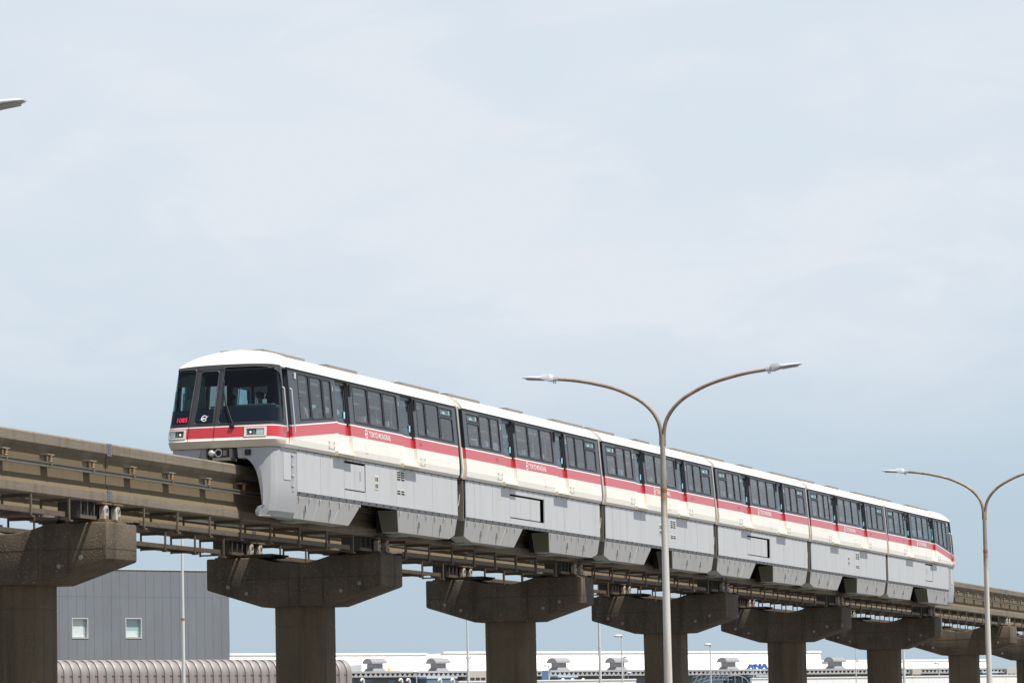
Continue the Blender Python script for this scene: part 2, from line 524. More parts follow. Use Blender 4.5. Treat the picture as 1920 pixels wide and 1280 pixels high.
def make_beam(label):
    t = thing('guideway_beam', label, 'guideway beam', (0, 0, BBOT), 0, 'guideway beams of the two tracks')
    org = (0, 0, BBOT)
    x0, x1 = 0.03, SPAN - 0.03
    b = MB()
    n = len(prof_beam)
    rings = [[(x, y, z) for y, z in prof_beam] for x in (x0, x1)]
    for i in range(n):
        j = (i + 1) % n
        zz = (prof_beam[i][1] + prof_beam[j][1]) / 2
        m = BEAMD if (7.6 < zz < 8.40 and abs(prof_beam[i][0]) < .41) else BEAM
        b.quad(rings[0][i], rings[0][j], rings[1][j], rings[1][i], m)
    for r in rings:
        b.poly(r, BEAM)
    b.build('beam_body', t, org, weld=True)
    # conductor rails with brackets, both faces
    for s in (-1, 1):
        r = MB()
        y = s * .455
        pr = [(y - .03, 7.95), (y + .03, 7.95), (y + .03, 7.975), (y + .012, 7.985), (y + .012, 8.02), (y + .035, 8.035), (y + .035, 8.06), (y - .035, 8.06), (y - .035, 8.035), (y - .012, 8.02), (y - .012, 7.985), (y - .03, 7.975)]
        r.prism(pr, 0.0, SPAN, 'x', RAILM)
        for k in range(8):
            xs = 1.3 + 2.5 * k
            r.box(xs + .02, xs + .10, y - .040, y + .040, 7.945, 8.062, RAILM)
        r.build('conductor_rail', t, org)
    for k in range(8):
        xs = 1.3 + 2.5 * k
        for s in (-1, 1):
            bm_ = MB()
            ya, yb = sorted((s * .302, s * .50))
            bm_.box(xs - .20, xs + .20, ya, yb, 8.225, 8.25, BRKT)
            yp = sorted((s * .302, s * .325))
            bm_.box(xs - .19, xs + .02, yp[0], yp[1], 8.0, 8.224, BRKT)
            br = bm_.build('rail_bracket', t, org)
            ins = MB()
            path, rad = [], []
            for q, rr in enumerate((.03, .05, .05, .028, .052, .052, .028, .05, .05, .03)):
                path.append((xs + .06, s * .455, 8.066 + q * .0175))
                rad.append(rr)
            ins.tube(path, rad, INSUL, 8)
            ins.build('insulator', br, org, smooth=50)
    # cable rack hung under the beam
    rk = MB()
    for y in (-.33, .27):
        sgn = -1 if y < 0 else 1
        rk.box(2.0, SPAN - 2.6, y - .03, y + .03, 6.885, 6.90, RUSTST)
        rk.box(2.0, SPAN - 2.6, y + sgn * .026 - .005, y + sgn * .026 + .005, 6.90, 6.99, RUSTST)
        rk.box(2.0, SPAN - 2.6, y - .03, y + .02, 6.99, 7.0, RUSTST)
        for k in range(7):
            xx = 3.2 + 2.2 * k
            rk.box(xx - .12, xx + .12, y - .036, y + .036, 6.915, 6.975, RUSTST)
    rack = rk.build('cable_rack', t, org)
    hx = [2.2 + 2.2 * k for k in range(8)]
    for x in hx:
        if x > SPAN - 2.4:
            continue
        h = MB()
        h.box(x - .035, x + .035, -.395, -.362, 6.83, BBOT - .002, RUSTST)
        h.box(x - .035, x + .035, .302, .335, 6.83, BBOT - .002, RUSTST)
        h.box(x - .03, x + .03, -.361, .301, BBOT - .07, BBOT - .003, RUSTST)
        h.box(x - .03, x + .03, -.361, .301, 6.84, 6.882, RUSTST)
        h.box(x + .15, x + .33, -.34, -.22, 6.80, 6.838, RUSTST)
        h.build('hanger', rack, org)
    # cables lying in the rack
    cb = MB()
    for k, y in enumerate((-.2, -.1, .02, .14)):
        cb.tube([(2.0 + 1.85 * i, y + .02 * sin(i * 1.7 + k), 6.93 + .01 * cos(i + k)) for i in range(9)], .025, RUBBER, 6)
    cb.build('cable', rack, org)
    # finger joint plates at the beam's first end
    for (z0, z1) in ((8.42, 8.715), (7.36, 7.62)):
        fj = MB()
        nt = 4
        for q in range(nt):
            za = z0 + (z1 - z0) * q / nt
            zb = z0 + (z1 - z0) * (q + 1) / nt
            zm = (za + zb) / 2
            for (sx, zz) in ((-1, za), (1, zm)):
                fj.box(*sorted((sx * .015 - sx * .06, sx * .13)), -.412, -.395, zz + .004, zz + (zb - za) / 2 - .004, FINGER)
                fj.box(*sorted((sx * .08, sx * .14)), -.408, -.395, za, zb, FINGER)
        fj.build('finger_joint', t, org)
    return t


names_span = ['leftmost', 'second', 'third', 'fourth', 'fifth', 'sixth', 'seventh', 'eighth', 'ninth']
proto = make_beam('concrete guideway beam on the near track, cut by the left edge, left of the train')
NSP = 9
for k in range(NSP):
    for side in (0, 1):
        if k == 0 and side == 0:
            o = proto
        else:
            o = copy_tree(proto)
        o.location = (J0 + SPAN * (k - 1), 3.8 * side, BBOT)
        if side == 0:
            lab = ['concrete guideway beam on the near track cut by the left edge, ahead of the train',
                   'concrete guideway beam carrying the train nose and the front of the first car',
                   'concrete guideway beam under the first and second cars, between second and third piers',
                   'concrete guideway beam under the second and third cars, between third and fourth piers',
                   'concrete guideway beam behind the tall lamp post, between fourth and fifth piers',
                   'concrete guideway beam under the fifth and last cars, between fifth and sixth piers',
                   'concrete guideway beam emerging behind the tail of the train at right',
                   'concrete guideway beam with rail brackets, right of the right-hand lamp post',
                   'farthest concrete guideway beam of the near track, at the right edge'][k]
        else:
            lab = ['rear track concrete beam glimpsed beneath the near beam at the left edge',
                   'rear track concrete beam showing beneath the train nose with sky under its hangers',
                   'rear track concrete beam showing between the second and third piers',
                   'rear track concrete beam showing between the third and fourth piers',
                   'rear track concrete beam showing between the fourth and fifth piers',
                   'rear track concrete beam showing between the fifth and sixth piers',
                   'rear track concrete beam showing between the sixth and seventh piers',
                   'rear track concrete beam showing past the right-hand lamp post',
                   'farthest rear track concrete beam at the right edge'][k]
        o['label'] = lab

for side, lab in ((0, 'concrete guideway beam of the near track continuing beyond the left edge'), (1, 'rear track concrete beam continuing beyond the left edge')):
    o = copy_tree(proto)
    o.location = (J0 - 2 * SPAN, 3.8 * side, BBOT)
    o['label'] = lab

# ------------------------------------------------------------------ piers
cap_prof = [(-.70, 6.83), (.80, 6.83), (1.10, 6.74), (1.40, 6.665), (1.70, 6.625), (2.05, 6.625), (2.40, 6.665), (2.70, 6.74), (3.0, 6.83), (4.5, 6.83),
            (4.5, 5.95), (2.85, 5.43), (.92, 5.43), (-.70, 5.95)]


mat('form_joint', (0.045, 0.037, 0.028), 0.95)


def make_pier(label):
    t = thing('viaduct_pier', label, 'pier', (0, 1.9, 0), 0, 'piers of the monorail viaduct')
    org = (0, 1.9, 0)
    c = MB()
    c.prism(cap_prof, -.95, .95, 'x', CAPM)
    cap = c.build('pier_cap', t, org, bevel=0.045, smooth=40)
    for xs in (-.951,):
        for (yy, zz) in ((-.05, 6.02), (.5, 5.83), (3.3, 5.83), (3.85, 6.02)):
            d = MB()
            d.tube([(xs - .012, yy, zz), (xs + .004, yy, zz)], .055, BRKT, 12)
            d.build('anchor_plug', cap, org)
    FJ = MATS['form_joint']
    for zz in (6.22,):
        fj = MB()
        fj.box(-.954, -.949, -.62, 4.42, zz - .007, zz + .007, FJ)
        fj.box(-.90, .90, -.704, -.699, zz - .007, zz + .007, FJ)
        fj.build('form_joint', cap, org)
    for yy, za in ((.25, 5.66), (1.02, 5.48), (2.05, 5.48), (3.02, 5.55), (4.0, 5.82)):
        fj = MB()
        fj.box(-.954, -.949, yy - .006, yy + .006, za, 6.55, FJ)
        fj.build('form_joint', cap, org)
    col = MB()
    ring = []
    hx, hy, r = .80, .72, .36
    for (cx, cy, a0) in ((hx - r, hy - r, 0), (-hx + r, hy - r, 90), (-hx + r, -hy + r, 180), (hx - r, -hy + r, 270)):
        for q in range(7):
            a = radians(a0 + 15 * q)
            ring.append((cx + r * cos(a), 1.9 + cy + r * sin(a)))
    lifts = [0, 1.2, 1.21, 1.225, 1.235, 3.0, 3.01, 3.025, 3.035, 4.85, 4.86, 4.875, 4.885, 5.43]
    ins = [0, 0, .008, .008, 0, 0, .008, .008, 0, 0, .008, .008, 0, 0]
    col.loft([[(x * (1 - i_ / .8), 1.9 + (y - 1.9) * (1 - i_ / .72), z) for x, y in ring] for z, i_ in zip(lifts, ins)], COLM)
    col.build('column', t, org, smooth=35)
    # bearings: two arched castings per beam plus a dark side frame
    for yc in (0.0, 3.8):
        for xs in (-.36, .36):
            b = MB()
            b.box(xs - .26, xs + .26, yc - .56, yc + .56, 6.832, 6.875, RUSTB)
            b.box(xs - .20, xs + .20, yc - .50, yc + .50, 6.876, 6.92, RUSTB)
            b.box(xs - .30, xs + .30, yc - .48, yc + .48, 7.27, 7.307, RUSTB)
            bo = b.build('bearing', t, org)
            for ys in (-.40, .40):
                a = MB()
                pr = [(xs - .14, 6.921), (xs + .14, 6.921), (xs + .14, 7.14), (xs + .11, 7.21), (xs + .05, 7.255), (xs - .05, 7.255), (xs - .11, 7.21), (xs - .14, 7.14)]
                a.prism(pr, yc + ys - .07, yc + ys + .07, 'y', BEARW)
                yy = yc + ys - .071
                a.box(xs - .05, xs + .06, yy - .02, yy - .002, 7.10, 7.19, BEARD)
                a.box(xs - .02, xs + .08, yy - .02, yy - .002, 6.95, 7.03, RUSTB)
                a.build('bearing_casting', bo, org, bevel=.012)
            d = MB()
            d.box(xs - .12, xs + .12, yc - .30, yc + .30, 6.921, 7.268, BEARD)
            d.build('bearing_core', bo, org)
        f = MB()
        f.box(-1.7, -.72, yc - .36, yc - .30, 6.90, 6.98, RUSTST)
        f.box(-1.7, -.72, yc + .22, yc + .28, 6.90, 6.98, BRKT)
        for xx in (-1.62, -1.22, -.82):
            f.box(xx - .06, xx + .06, yc - .29, yc + .21, 6.92, 7.29, BEARD)
            f.box(xx - .03, xx + .03, yc - .35, yc - .31, 6.98, 7.305, BEARD)
        f.build('bearing_frame', t, org)
    # dark steel planks reaching over the cap's dip
    for (ya, yb) in ((.55, 1.25), (3.55, 2.55)):
        p = MB()
        p.box(-.9, .5, min(ya, yb), max(ya, yb), 6.885, 6.93, BEARD)
        p.box(-.86, -.6, min(ya, yb) + .05, max(ya, yb) - .2, 6.834, 6.884, BEARD)
        p.box(.2, .4, min(ya, yb) + .05, max(ya, yb) - .2, 6.834, 6.884, BEARD)
        p.build('inspection_plank', t, org)
    return t


pier_lab = ['weathered concrete T pier at the left edge with a shadow band across its cap',
            'broad dark concrete T pier left of centre, under the first car',
            'concrete T pier in the middle, below the joint of second and third cars',
            'concrete T pier right behind the tall rusty lamp post',
            'concrete T pier standing in front of the blue roof letters',
            'concrete T pier below the tail car, between two slim white poles',
            'concrete T pier next to the right-hand lamp post, past the train tail',
            'last concrete T pier cut by the right edge']
pp = make_pier(pier_lab[0])
for k in range(8):
    o = pp if k == 0 else copy_tree(pp)
    o.location = (J0 + SPAN * k, 1.9, 0)
    o['label'] = pier_lab[k]
o = copy_tree(pp)
o.location = (J0 - SPAN, 1.9, 0)
o['label'] = 'concrete T pier just beyond the left edge, before the shadowed one'

# ------------------------------------------------------------------ monorail cars
ZB = 7.38        # skirt bottom = base of a car


def yprof(z):
    pts = [(9.16, 1.475), (9.24, 1.515), (9.45, 1.53), (10.08, 1.49), (11.23, 1.40), (11.5, 1.35)]
    for (a, ya), (b_, yb) in zip(pts, pts[1:]):
        if z <= b_:
            t = max(0, (z - a) / (b_ - a))
            return ya + (yb - ya) * t
    return pts[-1][1]


ROOF = [(1.40, 11.23), (1.375, 11.30), (1.32, 11.385), (1.22, 11.48), (1.08, 11.565), (.90, 11.63), (.6, 11.695), (.3, 11.735), (0, 11.75)]


class Car:
    def __init__(self, end):
        self.end = end
        if end:
            self.x0, self.x1 = 0.14, 14.87
            self.win = [(1.36, 2.21, 0), (2.29, 3.23, 0), (3.31, 3.96, 0), (5.70, 6.92, 0), (7.0, 8.2, 0), (8.28, 9.47, 0),
                        (11.21, 11.96, 0), (12.04, 13.26, 0), (13.36, 14.53, 1)]
            self.doors = [(4.30, 5.32), (9.82, 10.90)]
            self.cabdoor = (0.24, 0.66)
        else:
            self.x0, self.x1 = 0.0, 14.62
            self.win = [(.38, 1.54, 1), (1.62, 2.66, 0), (2.74, 3.60, 0), (5.32, 6.58, 0), (6.66, 7.92, 0), (8.0, 9.26, 0),
                        (11.0, 11.86, 0), (11.94, 12.98, 0), (13.08, 14.24, 1)]
            self.doors = [(3.92, 5.02), (9.58, 10.68)]
            self.cabdoor = None

    def taper(self, x):
        if not self.end or x > 2.6:
            return 0.0
        return 0.012 * ((2.6 - x) / 2.4) ** 2

    def y(self, x, z):
        return yprof(z) - self.taper(x)

    def sb(self, x):     # stripe bottom
        if self.end and x < 4.2:
            return 9.395 + (9.765 - 9.395) * max(0, (x - .14)) / (4.2 - .14)
        return 9.77

    def st(self, x):
        if self.end and x < 4.2:
            return 9.68 + (10.05 - 9.68) * max(0, (x - .14)) / (4.2 - .14)
        return 10.055

    def wb(self, x):
        if self.end and x < 4.2:
            return 9.82 + (10.165 - 9.82) * max(0, (x - .14)) / (4.2 - .14)
        return 10.165

    def rows(self, x):
        st = self.st(x)
        return [9.16, 9.24, 9.27, min(9.40, self.sb(x) - .02), self.sb(x), st, st + .03, self.wb(x), 10.835, 10.895, 11.10, 11.14, 11.19, 11.23]


def zone_mat(r):
    return [CREAM, CREAM, CREAM, CREAM, RED, LINEW, BAND, BAND, BAND, BAND, BAND, BAND, BAND][r]


def build_shell(C, t, org):
    W_TOP = 11       # row index of window tops (11.14)
    WB, HB0, HB1, HT = 7, 8, 9, 10
    xs = sorted(set([C.x0, C.x1] + [v for w in C.win for v in w[:2]] + [v for d in C.doors for v in d] + ([4.2, 1.0, .40] if C.end else []) +
                    (list(C.cabdoor) if C.cabdoor else [])))
    NR = 13

    def open_cell(xc, r):
        for (a, b_) in C.doors:
            if a < xc < b_ and 2 <= r <= 11:
                return True
        if C.cabdoor and C.cabdoor[0] < xc < C.cabdoor[1] and 2 <= r <= 11:
            return True
        for (a, b_, hop) in C.win:
            if a < xc < b_:
                if hop:
                    if r == 7 or r == 9:
                        return True
                elif 7 <= r <= 10:
                    return True
        return False
    for s in (-1, 1):
        b = MB()
        T = 0.085
        R = {x: C.rows(x) for x in xs}

        def P(x, r, off=0.0):
            z = R[x][r]
            return (x, s * (C.y(x, z) - off), z)
        for i in range(len(xs) - 1):
            xa, xb = xs[i], xs[i + 1]
            xc = (xa + xb) / 2
            for r in range(NR):
                if open_cell(xc, r):
                    continue
                m = zone_mat(r)
                b.quad(P(xa, r), P(xb, r), P(xb, r + 1), P(xa, r + 1), m)
                b.quad(P(xa, r, T), P(xb, r, T), P(xb, r + 1, T), P(xa, r + 1, T), LINING)
                # reveals towards open neighbours
                if i > 0 and open_cell((xs[i - 1] + xa) / 2, r):
                    b.quad(P(xa, r), P(xa, r + 1), P(xa, r + 1, T), P(xa, r, T), m)
                if i < len(xs) - 2 and open_cell((xb + xs[i + 2]) / 2, r):
                    b.quad(P(xb, r), P(xb, r + 1), P(xb, r + 1, T), P(xb, r, T), m)
                if r > 0 and open_cell(xc, r - 1):
                    b.quad(P(xa, r), P(xb, r), P(xb, r, T), P(xa, r, T), m)
                if r < NR - 1 and open_cell(xc, r + 1):
                    b.quad(P(xa, r + 1), P(xb, r + 1), P(xb, r + 1, T), P(xa, r + 1, T), m)
        b.build('side_wall', t, org, recalc=False)

        # ---- windows (gasket with rounded corners, pane as sub-part)
        for (a, c, hop) in C.win:
            parts = [(WB, W_TOP, GLASS)] if not hop else [(WB, HB0, GLASS), (HB1, HT, HGLASS)]
            for (r0, r1, gm) in parts:
                def Q(u, v, off):
                    x = a + (c - a) * u
                    z0, z1 = C.rows(x)[r0], C.rows(x)[r1]
                    z = z0 + (z1 - z0) * v
                    return (x, s * (C.y(x, z) - off), z)
                k = MB()
                wX, wZ = c - a, C.rows(c)[r1] - C.rows(c)[r0]
                e, rad = .022, min(.07, wZ * .25)
                inner, outer = [], []
                for (cx, cz, a0) in ((1, 1, 0), (0, 1, 90), (0, 0, 180), (1, 0, 270)):
                    for q in range(4):
                        an = radians(a0 + 30 * q)
                        px = (wX - e - rad if cx else e + rad) + rad * cos(an)
                        pz = (wZ - e - rad if cz else e + rad) + rad * sin(an)
                        inner.append((px / wX, pz / wZ))
                        ox = wX + .014 if cx else -.014
                        oz = wZ + .014 if cz else -.014
                        if q == 0:
                            p_ = (ox, pz) if cx == cz else (px, oz)
                        elif q == 3:
                            p_ = (px, oz) if cx == cz else (ox, pz)
                        else:
                            p_ = (ox, oz)
                        outer.append((p_[0] / wX, p_[1] / wZ))
                n = len(inner)
                for j in range(n):
                    l_ = (j + 1) % n
                    k.quad(Q(*outer[j], -.006), Q(*outer[l_], -.006), Q(*inner[l_], -.004), Q(*inner[j], -.004), RUBBER)
                    k.quad(Q(*inner[j], -.004), Q(*inner[l_], -.004), Q(*inner[l_], .02), Q(*inner[j], .02), RUBBER)
                wo = k.build('window', t, org, recalc=False)
                pn = MB()
                pn.hexa([Q(0, 0, .012), Q(1, 0, .012), Q(1, 0, .022), Q(0, 0, .022), Q(0, 1, .012), Q(1, 1, .012), Q(1, 1, .022), Q(0, 1, .022)], gm)
                pn.build('pane', wo, org, recalc=False)
                if hop and r0 == HB1:
                    sg = MB()
                    for (u0, u1, v0, v1) in ((.06, .14, .35, .85), (.36, .42, .3, .62), (.44, .52, .3, .62), (.55, .58, .3, .62), (.86, .94, .35, .85)):
                        sg.quad(Q(u0, v0, .045), Q(u1, v0, .045), Q(u1, v1, .045), Q(u0, v1, .045), HSIGN)
                    sg.quad(Q(.03, .1, .05), Q(.97, .1, .05), Q(.97, .95, .05), Q(.03, .95, .05), MATS['hop_back'])
                    sg.build('destination_sign', t, org, recalc=False)
        # ---- doors, recessed
        alld = [(d, False) for d in C.doors] + ([(C.cabdoor, True)] if C.cabdoor else [])
        for ((a, c), cab) in alld:
            D = .075 if not cab else .10
            d = MB()
            rws = C.rows((a + c) / 2)

            def Qd(x, z, off):
                return (x, s * (C.y(x, z) - D - off), z)
            px0, px1 = (a + .07, c - .17) if not cab else ((a + .06, c - .12) if s < 0 else (a + .02, c - .05))
            pz0, pz1 = 10.10, 11.09
            zl = [9.27, rws[3], rws[4], rws[5], rws[6], pz0, pz1, 11.19]
            zm = [CREAM, CREAM, RED, LINEW, BAND, BAND, BAND]
            xl = [a, px0, px1, c]
            for r in range(7):
                for q in range(3):
                    if r == 5 and q == 1:
                        continue
                    d.quad(Qd(xl[q], zl[r], 0), Qd(xl[q + 1], zl[r], 0), Qd(xl[q + 1], zl[r + 1], 0), Qd(xl[q], zl[r + 1], 0), zm[r] if not cab or r < 4 else BAND)
                    d.quad(Qd(xl[q], zl[r], .04), Qd(xl[q + 1], zl[r], .04), Qd(xl[q + 1], zl[r + 1], .04), Qd(xl[q], zl[r + 1], .04), LINING)
            # rubber edge post on the closing side
            for (zz0, zz1) in ((zl[3], 11.18),):
                d.hexa([Qd(c - .10, zz0, -.03), Qd(c - .002, zz0, -.03), Qd(c - .002, zz0, .0), Qd(c - .10, zz0, .0),
                        Qd(c - .10, zz1, -.03), Qd(c - .002, zz1, -.03), Qd(c - .002, zz1, .0), Qd(c - .10, zz1, .0)], RUBBER)
            if not cab:
                d.hexa([Qd(a + .0, 11.10, -.02), Qd(c - .1, 11.10, -.02), Qd(c - .1, 11.10, 0), Qd(a, 11.10, 0),
                        Qd(a, 11.185, -.02), Qd(c - .1, 11.185, -.02), Qd(c - .1, 11.185, 0), Qd(a, 11.185, 0)], BAND)
            do = d.build('door' if not cab else 'cab_door', t, org, recalc=False)
            pn = MB()
            pn.hexa([Qd(px0, pz0, .01), Qd(px1, pz0, .01), Qd(px1, pz0, .02), Qd(px0, pz0, .02),
                     Qd(px0, pz1, .01), Qd(px1, pz1, .01), Qd(px1, pz1, .02), Qd(px0, pz1, .02)], DGLASS)
            pn.build('door_pane', do, org, recalc=False)
            if not cab:
                stp = MB()
                ya = s * (C.y(a, 9.25) - .02)
                yb = s * (C.y(a, 9.25) + .09)
                stp.box(a - .34, c + .08, min(ya, yb), max(ya, yb), 9.225, 9.285, CREAM)
                yb2 = s * (C.y(a, 9.25) + .045)
                stp.box(a - .34, c + .08, min(ya, yb2), max(ya, yb2), 9.165, 9.224, CREAMD)
                stp.box(a - .35, a - .341, min(ya, yb), max(ya, yb), 9.165, 9.284, CREAMD)
                stp.build('door_step', t, org)
                gd = MB()
                xg = c + .012
                zs_ = (9.29, C.sb(xg) - .0)
                for zz0, zz1, mm in ((9.29, 9.765, CREAMD),):
                    yg0, yg1 = s * (C.y(xg, zz0) - .0), s * (C.y(xg, zz1) - .0)
                    gd.hexa([(xg, yg0, zz0), (xg + .05, yg0, zz0), (xg + .05, yg0 + s * .012, zz0), (xg, yg0 + s * .012, zz0),
                             (xg, yg1, zz1), (xg + .05, yg1, zz1), (xg + .05, yg1 + s * .012, zz1), (xg, yg1 + s * .012, zz1)], mm)
                gd.build('door_guide', t, org)
                lb = MB()
                lx = c + .04 if a < 7 or C.end else a - .16
                yl = s * C.y(lx, 11.0)
                lb.box(lx, lx + .11, min(yl - .0, yl + s * .05), max(yl, yl + s * .05), 10.84, 11.17, RUBBER)
                lb.build('door_lamp', t, org, bevel=.01)


def build_roof(C, t, org):
    b = MB()
    full = [(-y, z) for y, z in ROOF] + [(y, z) for y, z in reversed(ROOF[:-1])]
    xs = [C.x0, C.x1] if not C.end else [1.7, C.x1]
    rings = [[(x, y, z) for y, z in full] for x in xs]
    b.loft(rings, WHITE, closed=False)
    inner = [[(x, y * .95, z - .07) for y, z in full] for x in xs]
    b.loft(inner, LINING, closed=False)
    b.build('roof', t, org, smooth=40, recalc=False)
    # drip rail
    d = MB()
    for s in (-1, 1):
        y0 = 1.40
        d.box(xs[0] if not C.end else .5, C.x1, min(s * (y0 - .01), s * (y0 + .025)), max(s * (y0 - .01), s * (y0 + .025)), 11.21, 11.245, RUBBER)
    d.build('drip_rail', t, org)
    units = [(1.10, 4.25), (5.2, 7.5), (11.4, 14.8)] if C.end else [(.12, 3.2), (6.2, 7.7), (11.3, 14.5)]
    for (a, c) in units:
        u = MB()
        if C.end and a < 2:
            zz = lambda x: 0.0
        h = .11
        if C.end and a < 2:
            u.box(a, c, -.6, .6, 11.715, 11.79, ROOFBOX)
            u.box(a + .1, c - .1, -.5, .5, 11.66, 11.699, RUBBER)
            u.build('roof_unit', t, org)
            continue
        u.box(a, c, -.96, .96, 11.595, 11.665 + (.03 if a > 4 or not C.end else 0), ROOFBOX)
        u.box(a + .08, c - .08, -.86, .86, 11.696, 11.72, ROOFBOX)
        u.box(a + .1, c - .1, -.90, .90, 11.54, 11.594, RUBBER)
        u.build('roof_unit', t, org)
    # end hoops of the roof, stained
    for x in ([C.x1] if C.end else [C.x0, C.x1]):
        h = MB()
        sx = -1 if x == C.x0 and not C.end else 1
        rg = []
        for (dx, off) in ((0, .0), (0, .012), (-sx * .05, .012), (-sx * .05, .0)):
            rg.append([(x + dx, y * (1 + off / 1.4), z + off) for y, z in full])
        for q in range(3):
            h.loft([rg[q], rg[q + 1]], CREAM, closed=False)
        h.build('roof_end_hoop', t, org, smooth=40, recalc=False)


def end_zone(z):
    return CREAMD if z < 9.77 else RED if z < 10.08 else RUBBER if z < 11.24 else CREAM


def build_ends(C, t, org):
    for x, sx in (([(C.x1, 1)]) if C.end else [(C.x0, -1), (C.x1, 1)]):
        e = MB()
        out = [(-C.y(x, z), z) for z in (9.16, 9.24, 9.45, 9.77, 10.08, 11.23)] + [(-y, z) for y, z in ROOF[1:]]
        out = out + [(-y, z) for y, z in reversed(out[:-1])]
        inn = []
        for (y, z) in out:
            yy = max(-1.02, min(1.02, y * .78))
            zz = max(9.2, min(11.2, z))
            inn.append((yy, zz))
        n = len(out)
        for j in range(n):
            l_ = (j + 1) % n
            e.quad((x, *out[j]), (x, *out[l_]), (x, *inn[l_]), (x, *inn[j]), end_zone((out[j][1] + out[l_][1]) / 2))
        e.poly([(x - sx * .5, *p) for p in inn], UNDER)
        e.build('end_wall', t, org, recalc=False)
        # lower end plate (dirty)
        p = MB()
        p.hexa([(x + sx * .03, -1.40, 7.98), (x + sx * .03, 1.40, 7.98), (x + sx * .10 - sx * .12, 1.40, 7.98), (x - sx * .02, -1.40, 7.98),
                (x + sx * .03, -1.40, 9.13), (x + sx * .03, 1.40, 9.13), (x - sx * .02, 1.40, 9.13), (x - sx * .02, -1.40, 9.13)], DIRTY)
        p.build('lower_end_plate', t, org)
    if True:
        # gangway bellows behind this car
        g_ = MB()
        x = C.x1
        L = .72 if C.end else .57
        n = 6
        def outline(d):
            sd_ = [(yprof(z) - d, z) for z in (9.2, 9.45, 10.08, 11.2)]
            rf_ = [(y * (1 - d / 1.4), z - d * .6) for y, z in ROOF[1:]]
            return sd_, rf_

        def full_out(d):
            a_, b_ = outline(d)
            h_ = a_ + b_
            return [(-y, z) for y, z in h_] + [(y, z) for y, z in reversed(h_[:-1])]
        L1 = L * .42
        ns = 4
        for q in range(2 * n):
            d0, d1 = (.045, .085) if q % 2 == 0 else (.085, .045)
            o0, o1 = full_out(d0), full_out(d1)
            xa_, xb_ = x + .004 + L1 * q / (2 * n), x + .004 + L1 * (q + 1) / (2 * n)
            m_ = len(o0)
            for k_ in range(m_ - 1):
                roofy = ns <= k_ < m_ - 1 - ns
                g_.quad((xa_, *o0[k_]), (xa_, *o0[k_ + 1]), (xb_, *o1[k_ + 1]), (xb_, *o1[k_]), CREAM if roofy else RUBBER)
        g_.poly([(x + L1, *p_) for p_ in full_out(.06)], RUBBER)
        g_.build('gangway_bellows', t, org, recalc=False)
        h = MB()
        h.tube([(x + L1 + .05, y, z) for y, z in full_out(.055)], .042, MATS['hoop_grey'], 8)
        h.build('gangway_hoop', t, org, smooth=50)
        h = MB()
        xa_, xb_ = x + L1 + .10, x + L1 + .19
        pr_o = full_out(.035)
        pr_i = full_out(.10)
        for (pr_, xa2, xb2) in ((pr_o, xa_, xb_), (pr_i, xb_, x + L - .01)):
            for (A_, B_) in zip(pr_, pr_[1:]):
                zz_ = (A_[1] + B_[1]) / 2
                h.quad((xa2, *A_), (xb2, *A_), (xb2, *B_), (xa2, *B_), RUBBER if 10.0 < zz_ < 11.24 else CREAM)
        h.poly([(xa_, y, z) for y, z in pr_o], RUBBER)
        h.build('gangway_collar', t, org, recalc=False)
        k = MB()
        k.box(x + .02, x + L - .1, -.9, .9, 8.75, 9.15, UNDER)
        k.box(x + .05, x + L - .12, -1.36, -.9, 8.86, 9.02, UNDER)
        k.tube([(x + L * .3 + .05 * q, -1.33, 8.72 - .35 * sin(pi * q / 7)) for q in range(8)], .014, MATS['hoop_grey'], 6)
        k.build('car_coupling', t, org)


